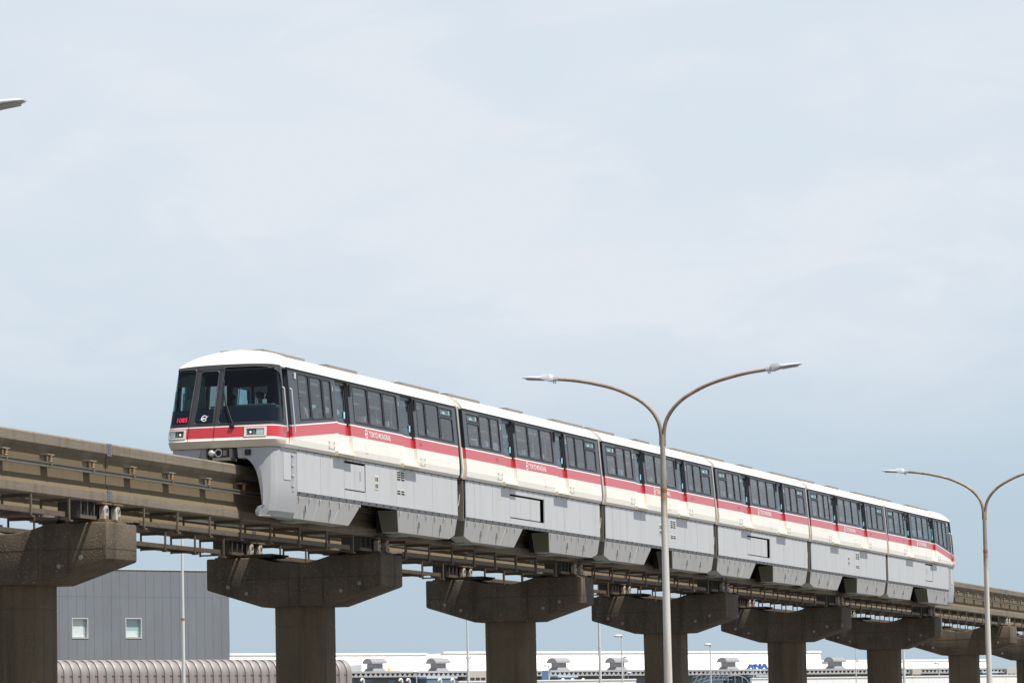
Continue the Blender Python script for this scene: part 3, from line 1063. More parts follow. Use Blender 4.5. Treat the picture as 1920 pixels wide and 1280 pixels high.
def panel_row(C, t, org, seams, hatch, kind):
    """grey equipment-bay panels on the near and far side"""
    z0, z1, Y = 8.075, 9.14, 1.45
    for s in (-1, 1):
        for a, c in zip(seams, seams[1:]):
            hs = hatch if (hatch and a - .01 <= hatch[0] and hatch[1] <= c + .01) else None
            p = MB()
            ya, yb = sorted((s * Y, s * (Y - .03)))
            g = .008
            if not hs:
                p.box(a + g, c - g, ya, yb, z0, z1, GREY)
            else:
                h0, h1, hz0, hz1 = hs
                p.box(a + g, c - g, ya, yb, z0, hz0, GREY)
                p.box(a + g, c - g, ya, yb, hz1, z1, GREY)
                if h0 - .0 > a + g + .01:
                    p.box(a + g, h0, ya, yb, hz0, hz1, GREY)
                if c - g > h1 + .01:
                    p.box(h1, c - g, ya, yb, hz0, hz1, GREY)
            o = p.build('side_panel', t, org)
            if s < 0 or True:
                if hs:
                    nn = 3 if kind == 'A' else 2
                    lim = h1 - .42 if kind == 'A' else h1 - .035
                    w = (lim - (h0 + .02)) / nn
                    for q in range(nn):
                        d = MB()
                        ya2, yb2 = sorted((s * (Y - .012), s * (Y - .04)))
                        d.box(h0 + .02 + q * w + .004, h0 + .02 + (q + 1) * w - .004, ya2, yb2, hz0 + .035, hz1 - .06, GREY)
                        d.build('hatch_door', o, org)
                    if kind == 'A':
                        hd = MB()
                        ya3, yb3 = sorted((s * (Y - .10), s * (Y - .16)))
                        hd.box(h1 - .28, h1 - .18, ya3, yb3, hz0 + .1, hz1 - .15, BEZEL)
                        hd.box(h1 - .25, h1 - .21, *sorted((s * (Y - .16), s * (Y - .09))), hz0 + .25, hz1 - .45, RUBBER)
                        hd.build('hatch_switch', o, org)
                    else:
                        hd = MB()
                        ya3, yb3 = sorted((s * (Y - .012), s * (Y - .006)))
                        hd.box(h1 - .45, h1 - .33, ya3, yb3, 8.62, 8.86, GREYF)
                        hd.build('hatch_handle', o, org)
        # dark structure behind panels
        u = MB()
        ya, yb = sorted((s * (Y - .17), s * (Y - .20)))
        u.box(seams[0], seams[-1], ya, yb, 8.0, 9.16, UNDER)
        u.build('inner_frame', t, org)
        # bottom flange with clips
        f = MB()
        f.hexa([(seams[0], s * (Y - .02), 7.985), (seams[-1], s * (Y - .02), 7.985), (seams[-1], s * (Y - .06), 7.985), (seams[0], s * (Y - .06), 7.985),
                (seams[0], s * (Y + .012), 8.066), (seams[-1], s * (Y + .012), 8.066), (seams[-1], s * (Y - .03), 8.066), (seams[0], s * (Y - .03), 8.066)], GREYF)
        f.build('bottom_flange', t, org)
        c_ = MB()
        x = seams[0] + .15
        while x < seams[-1] - .1:
            c_.box(x - .014, x + .014, *sorted((s * (Y + .0), s * (Y + .014))), 9.09, 9.138, GREYF)
            c_.box(x - .012, x + .012, *sorted((s * (Y + .0), s * (Y + .018))), 8.005, 8.05, RUBBER)
            x += .62
        cl = c_.build('panel_clips', t, org)
        cl['kind'] = 'stuff'


def louvre(t, org, x, z, n, s=-1):
    Y = 1.451
    b = MB()
    for q in range(n):
        for cx in (0, .36):
            zz = z - q * .065
            b.box(x + cx, x + cx + .25, *sorted((s * Y, s * (Y + .003))), zz - .036, zz, RUBBER)
            b.box(x + cx - .01, x + cx + .26, *sorted((s * Y, s * (Y + .02))), zz + .002, zz + .018, BEZEL)
    b.build('louvre', t, org)


def small_window(t, org, x, s=-1):
    Y = 1.451
    b = MB()
    b.box(x, x + .30, *sorted((s * Y, s * (Y + .01))), 8.45, 8.83, BEZEL)
    for cx in (.04, .17):
        for cz in (8.485, 8.665):
            b.box(x + cx, x + cx + .09, *sorted((s * (Y + .0101), s * (Y + .0125))), cz, cz + .12, CBROWN)
    b.build('sight_glass', t, org)


def skirt(t, org, xt0, xt1, xb0, xb1, seams, latches, lift0=0, lift1=0):
    """truck cover: tapered box, in panels; lift0/lift1 = chamfer at its ends (towards a car joint)"""
    zt, zb = 7.975, ZB
    for s in (-1, 1):
        def X(u, z):
            k = (zt - z) / (zt - zb)
            return (xt0 + (xb0 - xt0) * k) + u * ((xt1 + (xb1 - xt1) * k) - (xt0 + (xb0 - xt0) * k))
        us = [0] + [(q - xt0) / (xt1 - xt0) for q in seams] + [1]
        for i in range(len(us) - 1):
            p = MB()
            ua, ub = us[i] + (.0012 if i else 0), us[i + 1] - (.0012 if i < len(us) - 2 else 0)
            yo_t, yo_b, yi = 1.425, 1.335, .86
            zA, zB_ = zb, zb
            prof = []
            za = zb + (lift0 if i == 0 else 0)
            zc = zb + (lift1 if i == len(us) - 2 else 0)

            def Yo(z):
                return yo_t + (yo_b - yo_t) * (zt - z) / (zt - zb)
            p.hexa([(X(ua, za), s * Yo(za), za), (X(ub, zc), s * Yo(zc), zc), (X(ub, zc), s * yi, zc), (X(ua, za), s * yi, za),
                    (X(ua, zt), s * yo_t, zt), (X(ub, zt), s * yo_t, zt), (X(ub, zt), s * yi, zt), (X(ua, zt), s * yi, zt)], SKIRT)
            p.build('skirt_panel', t, org, bevel=.004)

        # olive end plates and floor of the cover
        for (u, sg) in ((0, -1), (1, 1)):
            ep = MB()
            z_b = zb + (lift0 if u == 0 else lift1) + .012
            e_ = sg * .004
            ep.hexa([(X(u, z_b) + e_, s * (Yo(z_b) - .02), z_b), (X(u, z_b) + e_, s * .87, z_b), (X(u, z_b) - sg * .01, s * .87, z_b), (X(u, z_b) - sg * .01, s * (Yo(z_b) - .02), z_b),
                     (X(u, zt - .01) + e_, s * 1.405, zt - .01), (X(u, zt - .01) + e_, s * .87, zt - .01), (X(u, zt - .01) - sg * .01, s * .87, zt - .01), (X(u, zt - .01) - sg * .01, s * 1.405, zt - .01)],
                    OLIVE if (lift0, lift1)[u] == 0 else DIRTY)
            ep.build('skirt_end_plate', t, org)
        for lx in latches:
            l_ = MB()
            zz = 7.66
            yy = yo_t + (yo_b - yo_t) * (zt - zz) / (zt - zb)
            l_.box(lx - .06, lx + .06, *sorted((s * yy, s * (yy + .012))), zz - .12, zz + .10, GREYF)
            l_.box(lx - .035, lx + .035, *sorted((s * (yy + .0121), s * (yy + .016))), zz - .09, zz + .08, RUBBER)
            l_.box(lx - .02, lx + .03, *sorted((s * (yy + .0165), s * (yy + .05))), zz - .10, zz - .05, GREYF)
            l_.build('skirt_latch', t, org)
        h = MB()
        x = min(xt0, xt1) + .2
        while x < xt1 - .1:
            h.box(x - .04, x + .04, *sorted((s * 1.42, s * 1.445)), 7.90, 7.96, SKIRT)
            x += .8
        hh = h.build('skirt_hinges', t, org)
        hh['kind'] = 'stuff'
    # running gear hidden between the covers
    w = MB()
    xm0, xm1 = min(xb0, xb1) + .5, max(xb0, xb1) - .5
    for s in (-1, 1):
        w.box(xm0, xm1, *sorted((s * .52, s * .84)), 7.42, 8.0, UNDER)
        for xx in (xm0 + .5, xm1 - .5):
            w.tube([(xx, s * .66, 7.50), (xx, s * .66, 7.80)], .27, RUBBER, 14)
        w.box(xm0 + .3, xm0 + 1.2, *sorted((s * .7, s * 1.1)), 7.335, 7.375, DESKP)
    w.box(xm0, xm1, -.82, .82, 8.95, 9.14, UNDER)
    w.build('running_gear', t, org)


def hatches(C, t, org, lst):
    for (x0, x1, z0, z1) in lst:
        for s in (-1, 1):
            h = MB()
            y0, y1 = C.y(x0, z0), C.y(x0, z1)
            h.hexa([(x0, s * y0, z0), (x1, s * y0, z0), (x1, s * (y0 + .008), z0), (x0, s * (y0 + .008), z0),
                    (x0, s * y1, z1), (x1, s * y1, z1), (x1, s * (y1 + .008), z1), (x0, s * (y1 + .008), z1)], CREAM)
            for (bx, bz) in ((x0 + .05, z0 + .04), (x1 - .05, z0 + .04), (x0 + .05, z1 - .04), (x1 - .05, z1 - .04)):
                if x1 - x0 > .3:
                    yy = C.y(bx, bz) + .004
                    h.box(bx - .02, bx + .02, *sorted((s * yy, s * (yy + .016))), bz - .02, bz + .02, GREYF)
            h.build('access_hatch', t, org)


def interior(C, t, org):
    f = MB()
    a = C.x0 + .25 if not C.end else 1.25
    f.box(C.x0 + .02, C.x1 - .02, -1.40, 1.40, 9.26, 9.34, LINING)
    f.build('floor', t, org)
    c = MB()
    c.box(a, C.x1 - .05, -1.30, 1.30, 11.20, 11.23, LINING)
    for s in (-1, 1):
        for q in range(6):
            x = a + .6 + q * 2.2
            c.box(x, x + 1.3, s * .55 - .03, s * .55 + .03, 11.15, 11.199, TUBELIGHT)
    c.build('ceiling', t, org)
    rr = random.Random(3)
    spans = [(C.win[0][0], C.win[2][1]), (C.win[3][0], C.win[5][1]), (C.win[6][0], C.win[8][1])]
    for (xa, xb) in spans:
        k = xa + .25
        while k < xb - .3:
            for s in (-1, 1):
                st = MB()
                st.box(k, k + .42, *sorted((s * .55, s * 1.36)), 9.341, 9.78, SEATM)
                st.box(k + .36, k + .46, *sorted((s * .55, s * 1.36)), 9.781, 10.30, SEATM)
                st.box(k + .35, k + .47, *sorted((s * .68, s * 1.22)), 10.301, 10.44, HEADREST)
                st.build('seat', t, org)
            k += 1.0
    pl = MB()
    for (da, dc) in C.doors:
        for s in (-1, 1):
            for x in (da - .12, dc + .12):
                pl.tube([(x, s * .75, 9.342), (x, s * .75, 11.199)], .018, STEEL, 8)
    pl.build('grab_pole', t, org)


def side_text(t, org, txt, x, z, size, m, C, sx=1.0, s=-1, name='lettering', shear=0.0):
    vs, fs = text_pts(txt, size, shear, sx, 0, .006)
    b = MB()
    pts = []
    for (u, v, w) in vs:
        X = x + u if s < 0 else x - u
        Z = z + v
        pts.append((X, s * (C.y(X, Z) + .004), Z))
    b.add(pts, fs, m)
    return b.build(name, t, org, recalc=False)


def emblem(place, r, m):
    """ring with a slanting arrow-wing through it; place(u,v) -> 3D"""
    b = MB()
    n = 22
    for q in range(n):
        a0, a1 = radians(35 + 300 * q / n), radians(35 + 300 * (q + 1) / n)
        b.quad(place(.8 * r * cos(a0), .8 * r * sin(a0)), place(.8 * r * cos(a1), .8 * r * sin(a1)), place(.63 * r * cos(a1), .63 * r * sin(a1)), place(.63 * r * cos(a0), .63 * r * sin(a0)), m)
    for poly in ([(-1.15, -.42), (-.2, .22), (-.05, -.05), (.35, .25), (.25, -.05)], [(-.25, -.28), (.05, -.05), (.3, -.3), (1.2, .75), (.3, .05), (.12, -.22)]):
        b.poly([place(u * r, v * r) for u, v in poly], m)
    return b


mat('hop_back', (0.12, 0.24, 0.24), 0.5)
mat('hoop_grey', (0.40, 0.385, 0.36), 0.55, var=0.4, vscale=5)


# ---- nose surface of an end car
def nose_params(z):
    # z, centre x, side x
    tab = [(9.10, -.48, .14), (9.15, -.52, .14), (9.335, -.63, .14), (9.39, -.60, .14), (9.69, -.53, .14), (11.25, .03, .22), (11.40, .10, .24)]
    for (a, xa, sa), (b_, xb, sb_) in zip(tab, tab[1:]):
        if z <= b_:
            k = max(0, (z - a) / (b_ - a))
            return xa + (xb - xa) * k, sa + (sb_ - sa) * k
    return tab[-1][1:]


NEXP = 6.0


def nose(C, y_or_phi, z, off=0.0, phi=False):
    xc, xs = nose_params(z)
    w = C.y(xs, z)
    if not phi:
        tt = min(1.0, abs(y_or_phi) / w)
        sn = tt ** (NEXP / 2)
        f = math.asin(min(1, sn)) * (1 if y_or_phi >= 0 else -1)
    else:
        f = y_or_phi
    sy = (abs(sin(f))) ** (2 / NEXP) * (1 if f >= 0 else -1)
    cx = (max(0, cos(f))) ** (2 / NEXP)
    p = Vector((xs - (xs - xc) * cx, w * sy, z))
    if off:
        # approximate outward normal in plan
        e = 1e-3
        q = nose(C, f + e, z, 0, True)
        r_ = nose(C, f - e, z, 0, True)
        tg = Vector((q[0] - r_[0], q[1] - r_[1], 0))
        if tg.length > 1e-9:
            tg.normalize()
            nrm = Vector((tg.y, -tg.x, 0))
            if nrm.dot(Vector((-1, sy * .6, 0))) < 0:
                nrm = -nrm
            p += nrm * off
    return (p.x, p.y, p.z)


def phi_of(C, y, z):
    xc, xs = nose_params(z)
    w = C.y(xs, z)
    tt = min(1.0, abs(y) / w)
    return math.asin(min(1, tt ** (NEXP / 2))) * (1 if y >= 0 else -1)


def build_nose(C, t, org):
    NP = 40
    # parametrise by arc so samples are even
    def lerp_y(k, z):
        # k in 0..1 -> phi, denser in corners
        u = -1 + 2 * k
        return u

    def band(b, z0, z1, m, off=0.0, nz=1):
        rings = []
        for q in range(nz + 1):
            z = z0 + (z1 - z0) * q / nz
            rings.append([nose(C, phis[j], z, off, True) for j in range(len(phis))])
        b.loft(rings, m, closed=False)
    # sample phi so that steps along the curve are even
    def U2PHI(u):
        return math.asin(min(1.0, abs(sin(u * pi / 2)) ** (NEXP / 2))) * (1 if u >= 0 else -1)
    raw = [-1 + 2 * j / 2000 for j in range(2001)]
    pts = [Vector(nose(C, U2PHI(f), 10.0, 0, True)) for f in raw]
    L = [0]
    for a, b_ in zip(pts, pts[1:]):
        L.append(L[-1] + (b_ - a).length)
    us = []
    j = 0
    for q in range(NP + 1):
        tgt = L[-1] * q / NP
        while j < 2000 and L[j] < tgt:
            j += 1
        us.append(raw[j])
    us[0], us[-1] = -1.0, 1.0
    phis = [U2PHI(u) for u in us]

    def S2P(sv):           # arc fraction 0..1 -> phi
        k = max(0, min(NP, sv * NP))
        i = min(NP - 1, int(k))
        return U2PHI(us[i] + (us[i + 1] - us[i]) * (k - i))

    def Y2S(y, z=10.0):
        y = y - .045 if y > -1.1 else y - .03
        xc, xs = nose_params(z)
        w = C.y(xs, z)
        u = math.asin(max(-1, min(1, y / w))) * 2 / pi
        for i in range(NP):
            if us[i] <= u <= us[i + 1]:
                return (i + (u - us[i]) / max(1e-9, us[i + 1] - us[i])) / NP
        return 0 if u < 0 else 1

    def SURF(sv, z, off=0.0):
        return nose(C, S2P(sv), z, off, True)

    def ztop(sv):
        return 11.235 + .105 * (1 - abs(2 * sv - 1) ** 2.6)
    b = MB()
    band(b, 9.705, 9.745, MASK)
    nb = MB()
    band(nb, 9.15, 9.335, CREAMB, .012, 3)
    band(nb, 9.335, 9.365, CREAM, .006)
    # underside lip
    lipo = [nose(C, f, 9.15, .012, True) for f in phis]
    lipi = [(p[0] + .12, p[1] * .95, 9.152) for p in lipo]
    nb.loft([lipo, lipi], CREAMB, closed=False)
    nb.build('front_bumper', t, org, smooth=40, recalc=False)
    rb = MB()
    band(rb, 9.365, 9.395, LINEW)
    band(rb, 9.395, 9.68, RED, 0, 2)
    band(rb, 9.68, 9.705, LINEW)
    rb.build('front_stripe', t, org, smooth=40, recalc=False)
    # mask: three glazed openings in (s, z)
    seams = [Y2S(.215), Y2S(.90)]
    s_lo, s_hi = 0.0, 1.0
    cells = [  # outer s0,s1 ; inner s0,s1,z0,z1, corner radii (tl etc)
        (s_lo, seams[0], .018, Y2S(.125), 9.745 + .03, 11.262, .17, 'R'),
        (seams[0], seams[1], Y2S(.27), Y2S(.77), 9.745 + .03, 11.17, .06, 'M'),
        (seams[1], s_hi, Y2S(.93), .988, 9.745 + .03, 11.235, .08, 'L')]
    LEN = L[-1]
    glass_specs = []
    for (o0, o1, i0, i1, zi0, zi1, rad, tagc) in cells:
        inner, outer = [], []
        for (cx, cz, a0) in ((1, 1, 0), (0, 1, 90), (0, 0, 180), (1, 0, 270)):
            rr = rad
            if tagc == 'R':
                rr = .60 if (cx == 0 and cz == 1) else (.12 if cx == 0 else .07)
            for q in range(6):
                an = radians(a0 + 18 * q)
                rs = (rr if not (tagc == 'R' and cx == 0 and cz == 1) else 1.0) / LEN
                ps = (i1 - rs if cx else i0 + rs) + rs * cos(an)
                pz = (zi1 - rr if cz else zi0 + rr) + rr * sin(an)
                inner.append((ps, pz))
                os_ = o1 if cx else o0
                oz = None
                if q == 0:
                    p_ = (os_, pz) if cx == cz else (ps, 't' if cz else 'b')
                elif q == 5:
                    p_ = (ps, 't' if cz else 'b') if cx == cz else (os_, pz)
                else:
                    # slide along the two outer edges
                    k = q / 5
                    hor = (ps + (os_ - ps) * min(1, 2 * (k if cx != cz else 1 - k)), 't' if cz else 'b')
                    top_z = None
                    if (k <= .5) == (cx == cz):
                        fr = min(1, 2 * (k if cx == cz else 1 - k))
                        p_ = (os_, ('mix', pz, cz, fr))
                    else:
                        p_ = hor
                outer.append(p_)

        def oz_val(p):
            s_, z_ = p
            if z_ == 't':
                return ztop(s_)
            if z_ == 'b':
                return 9.745
            if isinstance(z_, tuple):
                end = ztop(s_) if z_[2] else 9.745
                return z_[1] + (end - z_[1]) * z_[3]
            return z_
        n = len(inner)
        # insert extra points along long edges
        inn2, out2 = [], []
        for j in range(n):
            l_ = (j + 1) % n
            A, B = inner[j], inner[l_]
            OA, OB = (outer[j][0], oz_val(outer[j])), (outer[l_][0], oz_val(outer[l_]))
            steps = max(1, int(max(abs(A[0] - B[0]) * LEN, abs(A[1] - B[1])) / .10))
            for q in range(steps):
                k = q / steps
                inn2.append((A[0] + (B[0] - A[0]) * k, A[1] + (B[1] - A[1]) * k))
                so = OA[0] + (OB[0] - OA[0]) * k
                zo = OA[1] + (OB[1] - OA[1]) * k
                if outer[j][1] == 't' or outer[l_][1] == 't':
                    if abs(OA[1] - ztop(OA[0])) < 1e-6 and abs(OB[1] - ztop(OB[0])) < 1e-6:
                        zo = ztop(so)
                out2.append((so, zo))
        n = len(inn2)
        R_ = 4
        for j in range(n):
            l_ = (j + 1) % n
            for q in range(R_):
                k0, k1 = q / R_, (q + 1) / R_
                def M(i_, k):
                    sv = out2[i_][0] + (inn2[i_][0] - out2[i_][0]) * k
                    zz = out2[i_][1] + (inn2[i_][1] - out2[i_][1]) * k
                    return SURF(sv, zz)
                b.quad(M(j, k0), M(l_, k0), M(l_, k1), M(j, k1), MASK)
        # gasket
        gk = MB()
        cs = sum(p[0] for p in inn2) / n
        cz_ = sum(p[1] for p in inn2) / n

        def shrink(p, d):
            ds, dz = (p[0] - cs) * LEN, p[1] - cz_
            ll = sqrt(ds * ds + dz * dz)
            return (p[0] - d * ds / ll / LEN, p[1] - d * dz / ll)
        for j in range(n):
            l_ = (j + 1) % n
            A, B = inn2[j], inn2[l_]
            A0, B0 = shrink(A, -.012), shrink(B, -.012)
            A1, B1 = shrink(A, .016), shrink(B, .016)
            gk.quad(SURF(*A0, .004), SURF(*B0, .004), SURF(*B, .012), SURF(*A, .012), MATS['gasket_grey'])
            gk.quad(SURF(*A, .012), SURF(*B, .012), SURF(*B1, .002), SURF(*A1, .002), RUBBER)
        wd = gk.build('windscreen', t, org, recalc=False)
        # glass fill: radial rings
        gl = MB()
        lowz = 10.16
        RR = 9
        for j in range(n):
            l_ = (j + 1) % n
            for q in range(RR):
                k0, k1 = q / RR, (q + 1) / RR
                def G(i_, k):
                    sv = cs + (inn2[i_][0] - cs) * k
                    zz = cz_ + (inn2[i_][1] - cz_) * k
                    return (sv, zz)
                ps = [G(j, k0), G(l_, k0), G(l_, k1), G(j, k1)]
                if k0 == 0:
                    ps = ps[1:] if False else [ps[0], ps[2], ps[3]]
                gl.poly([SURF(*p, -.006) for p in ps], FGLASS)
        gl.build('windscreen_pane', wd, org, smooth=60, recalc=False)
        # opaque band along the foot of the glass, just behind it
        ob = MB()
        sa, sb_ = i0 + .004, i1 - .004
        NS = max(3, int((sb_ - sa) * NP))
        for q in range(NS):
            s0_, s1_ = sa + (sb_ - sa) * q / NS, sa + (sb_ - sa) * (q + 1) / NS
            for (za, zb_) in ((zi0 + .012, 9.99), (9.99, lowz)):
                ob.quad(SURF(s0_, za, -.002), SURF(s1_, za, -.002), SURF(s1_, zb_, -.002), SURF(s0_, zb_, -.002), MBAND)
        ob.build('windscreen_band', wd, org, smooth=60, recalc=False)
        if tagc == 'L':
            sh = MB()
            for q in range(NS):
                s0_, s1_ = sa + (sb_ - sa) * q / NS, sa + (sb_ - sa) * (q + 1) / NS
                sh.quad(SURF(s0_, 10.78, -.03), SURF(s1_, 10.78, -.03), SURF(s1_, 11.2, -.03), SURF(s0_, 11.2, -.03), UNDER)
            sh.build('sun_blind', t, org, recalc=False)
    b.build('front_mask', t, org, smooth=40, recalc=False)
    # emergency-door seam lines: thin raised rubber strips on mask and stripe
    for sv in seams:
        sm = MB()
        for q in range(18):
            za, zb_ = 9.33 + (ztop(sv) - 9.33) * q / 18, 9.33 + (ztop(sv) - 9.33) * (q + 1) / 18
            w_ = .006 / LEN
            sm.quad(SURF(sv - w_, za, .015), SURF(sv + w_, za, .015), SURF(sv + w_, zb_, .015), SURF(sv - w_, zb_, .015), RUBBER)
        sm.build('front_door_seam', t, org, recalc=False)
    # numerals and emblem on the front
    vs, fs = text_pts('1085', .160, .05, 1.0, 0, .012)
    nm = MB()
    if True:
        pts = []
        wtxt = max(v[0] for v in vs)
        yc = 1.265
        for (u, v, w_) in vs:
            yy = yc - u * (.285 / wtxt)
            pts.append(SURF(Y2S(yy), 9.850 + v, .010))
        nm.add(pts, fs, SIGNRED)
        num = nm.build('front_number', t, org, recalc=False)
    em = emblem(lambda u, v: SURF(Y2S(.52 - u), 9.93 + v, .010), .10, PAINTW)
    em.build('front_emblem', t, org, recalc=False)
    # headlights
    for (ya, yb) in ((-1.19, -.60), (.965, 1.465)):
        sa, sb_ = Y2S(min(ya, yb)), Y2S(max(ya, yb))
        z0, z1 = 9.405, 9.655
        h = MB()
        def SQ(u, v, off):
            return SURF(sa + (sb_ - sa) * u, z0 + (z1 - z0) * v, off)
        N = 6
        rect_o = [(k / N, 0) for k in range(N)] + [(1, 0), (1, .5)] + [(1 - k / N, 1) for k in range(N)] + [(0, 1), (0, .5)]
        def inn(p):
            return (min(.90, max(.10, p[0])), min(.84, max(.16, p[1])))
        n = len(rect_o)
        for j in range(n):
            l_ = (j + 1) % n
            A, B = rect_o[j], rect_o[l_]
            a_, b_ = inn(A), inn(B)
            h.quad(SQ(*A, .0), SQ(*B, .0), SQ(*B, .03), SQ(*A, .03), BEZEL)
            h.quad(SQ(*A, .03), SQ(*B, .03), SQ(*b_, .03), SQ(*a_, .03), BEZEL)
            h.quad(SQ(*a_, .03), SQ(*b_, .03), SQ(*b_, .004), SQ(*a_, .004), BEZEL)
        for k in range(N):
            u0, u1 = .1 + .8 * k / N, .1 + .8 * (k + 1) / N
            h.quad(SQ(u0, .16, .004), SQ(u1, .16, .004), SQ(u1, .84, .004), SQ(u0, .84, .004), LAMPIN)
        ho = h.build('headlight', t, org, recalc=False)
        inner_first = ya > 0
        for k, (u0, u1) in enumerate(((.13, .44), (.56, .87))):
            ln = MB()
            bright = (k == 1)
            m1 = LENS if (k == (0 if ya < 0 else 1)) else LAMPIN
            ln.quad(SQ(u0, .22, .012), SQ(u1, .22, .012), SQ(u1, .78, .012), SQ(u0, .78, .012), m1)
            ln.quad(SQ(u0 - .015, .2, .008), SQ(u1 + .015, .2, .008), SQ(u1 + .015, .8, .008), SQ(u0 - .015, .8, .008), LENS)
            uc = (u0 + u1) / 2
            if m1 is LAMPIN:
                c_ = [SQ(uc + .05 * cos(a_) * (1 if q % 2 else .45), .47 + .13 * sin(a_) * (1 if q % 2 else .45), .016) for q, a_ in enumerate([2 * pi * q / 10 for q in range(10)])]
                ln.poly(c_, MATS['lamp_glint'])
            ln.build('headlight_lens', ho, org, recalc=False)
    # nose roof
    nr = MB()
    full = [(-y, z) for y, z in ROOF] + [(y, z) for y, z in reversed(ROOF[:-1])]
    # resample the roof profile to match the mask-top samples
    def roof_at(sv):
        yy = (2 * sv - 1)
        k = sv * (len(full) - 1)
        return k
    cum = [0]
    for a, c in zip(full, full[1:]):
        cum.append(cum[-1] + sqrt((a[0] - c[0]) ** 2 + (a[1] - c[1]) ** 2))
    def prof_pt(fr):
        tgt = fr * cum[-1]
        for i in range(len(full) - 1):
            if cum[i + 1] >= tgt - 1e-9:
                k = (tgt - cum[i]) / (cum[i + 1] - cum[i])
                return (full[i][0] + (full[i + 1][0] - full[i][0]) * k, full[i][1] + (full[i + 1][1] - full[i][1]) * k)
        return full[-1]
    M_ = 44
    rings = []
    NU = 14
    # ring i: from mask-top edge (i=0) to the full roof section at x = 3.2
    for i in range(NU + 1):
        k = i / NU
        ring = []
        for j in range(M_ + 1):
            fr = j / M_
            p0 = Vector(SURF(fr, ztop(fr), .004))
            y1, z1 = prof_pt(fr)
            p1 = Vector((1.7, y1, z1))
            x = p0.x + (p1.x - p0.x) * k ** 1.25
            h = 1 - (1 - k) ** 2.3
            hy = 1 - (1 - k) ** 1.9
            y = p0.y + (p1.y - p0.y) * hy
            if k < 1:
                tp = C.taper(x)
            z = p0.z + (p1.z - p0.z) * h + .085 * sin(pi * k ** .8) * (1 - abs(2 * fr - 1) ** 3)
            ring.append((x, y, z))
        rings.append(ring)
    nr.loft(rings, WHITE, closed=False)
    nr.build('nose_roof', t, org, smooth=60, recalc=False)
    # lower apron under the bumper, with the coupler opening, and the two legs astride the beam
    ap = MB()
    for (ya, yb, zb_) in ((.40, 1.40, 8.82), (-1.40, -.42, 8.88)):
        N = 10
        for q in range(N):
            y0, y1 = ya + (yb - ya) * q / N, ya + (yb - ya) * (q + 1) / N
            A, B = nose(C, y0, 9.14, -.04), nose(C, y1, 9.14, -.04)
            ap.quad(A, B, (B[0] + .05, B[1], zb_), (A[0] + .05, A[1], zb_), NOSEG)
            ap.quad((A[0] + .05, A[1], zb_), (B[0] + .05, B[1], zb_), (B[0] + .5, B[1], zb_), (A[0] + .5, A[1], zb_), NOSEG)
            ap.quad(A, B, (B[0] + .3, B[1], B[2]), (A[0] + .3, A[1], A[2]), NOSEG)
    ap.build('front_apron', t, org, smooth=40, recalc=False)
    for s in (-1, 1):
        lg = MB()
        rows_ = [(9.135, .55), (8.98, .60), (8.88, .66), (8.78, .78), (8.66, .87), (8.5, .945), (8.3, 1.0), (8.05, 1.04), (7.80, 1.07), (7.66, 1.085), (7.62, .96), (7.52, .90), (7.42, .92), (7.38, .97)]
        rings = []
        for (z, yi) in rows_:
            k = (9.13 - z) / (9.13 - 7.38)
            yo = 1.45 - .0 * k if z > 7.98 else 1.45 - .10 * (7.98 - z) / .6
            xf = -.48 - .04 * k
            if False:
                pass
            if z < 7.45:
                yo -= .04
            ring = [(xf + .0, yi), (xf - .01, (yi + yo - .25) / 2), (xf + .02, yo - .25), (xf + .06, yo - .14), (xf + .14, yo - .06), (xf + .28, yo - .012), (xf + .45, yo), (1.12, yo), (1.12, yi)]
            rings.append([(x, s * y, z) for x, y in ring])
        lg.loft(rings, NOSEG)
        lo = lg.build('nose_leg', t, org, smooth=14)
        pn = MB()
        pn.box(.10, .64, *sorted((s * 1.452, s * 1.462)), 8.33, 9.03, GREY)
        pn.build('access_panel', lo, org, bevel=.004)
        ld = MB()
        ld.box(.72, .86, *sorted((s * 1.451, s * 1.458)), 8.05, 9.04, GREYF)
        for zz in (8.98, 8.72, 8.46, 8.2):
            ld.box(.70, .88, *sorted((s * 1.4585, s * 1.475)), zz - .015, zz + .02, GREY)
        ld.build('foot_ladder', lo, org)
        tp = MB()
        tp.hexa([(.0, s * 1.44, 9.06), (1.14, s * 1.44, 9.06), (1.14, s * 1.40, 9.06), (.0, s * 1.40, 9.06),
                 (-.1, s * 1.49, 9.135), (1.14, s * 1.49, 9.135), (1.14, s * 1.40, 9.135), (-.1, s * 1.40, 9.135)], GREY)
        tp.build('leg_shoulder', lo, org)
    # dark void behind the apron
    vd = MB()
    vd.box(.62, .70, -.98, .98, 8.80, 9.14, UNDER)
    vd.box(-.1, 1.3, -1.3, 1.3, 9.155, 9.20, UNDER)
    vd.build('nose_bulkhead', t, org)
    # coupler
    cp = MB()
    xb = -.52
    cp.box(xb, xb + .10, -.22, .37, 8.90, 9.14, CBROWN)
    cp.box(xb - .10, xb - .001, .34, .375, 8.90, 9.14, CBROWN)
    cp.box(xb - .12, xb + .4, -.27, .20, 8.82, 8.895, BRKT)
    cp.box(xb - .02, xb + .3, -.30, -.225, 8.88, 9.12, BRKT)
    cp.box(xb - .06, xb - .001, -.20, -.05, 8.92, 9.11, BEARD)
    cp.box(xb - .08, xb - .061, -.17, -.08, 8.95, 9.08, BRKT)
    co = cp.build('coupler', t, org)
    dm = MB()
    rings = []
    for q in range(7):
        a = q / 6 * pi / 2
        rings.append([(xb - .002 - .13 * sin(a), .25 + .10 * max(.02, cos(a)) * cos(k * pi / 8), 9.02 + .10 * max(.02, cos(a)) * sin(k * pi / 8)) for k in range(16)])
    dm.loft(rings, STEEL)
    dm.tube([(xb - .16, .20, 9.015), (xb - .10, .16, 9.015)], .045, STEEL, 10)
    dm.build('coupler_cone', co, org, smooth=50)
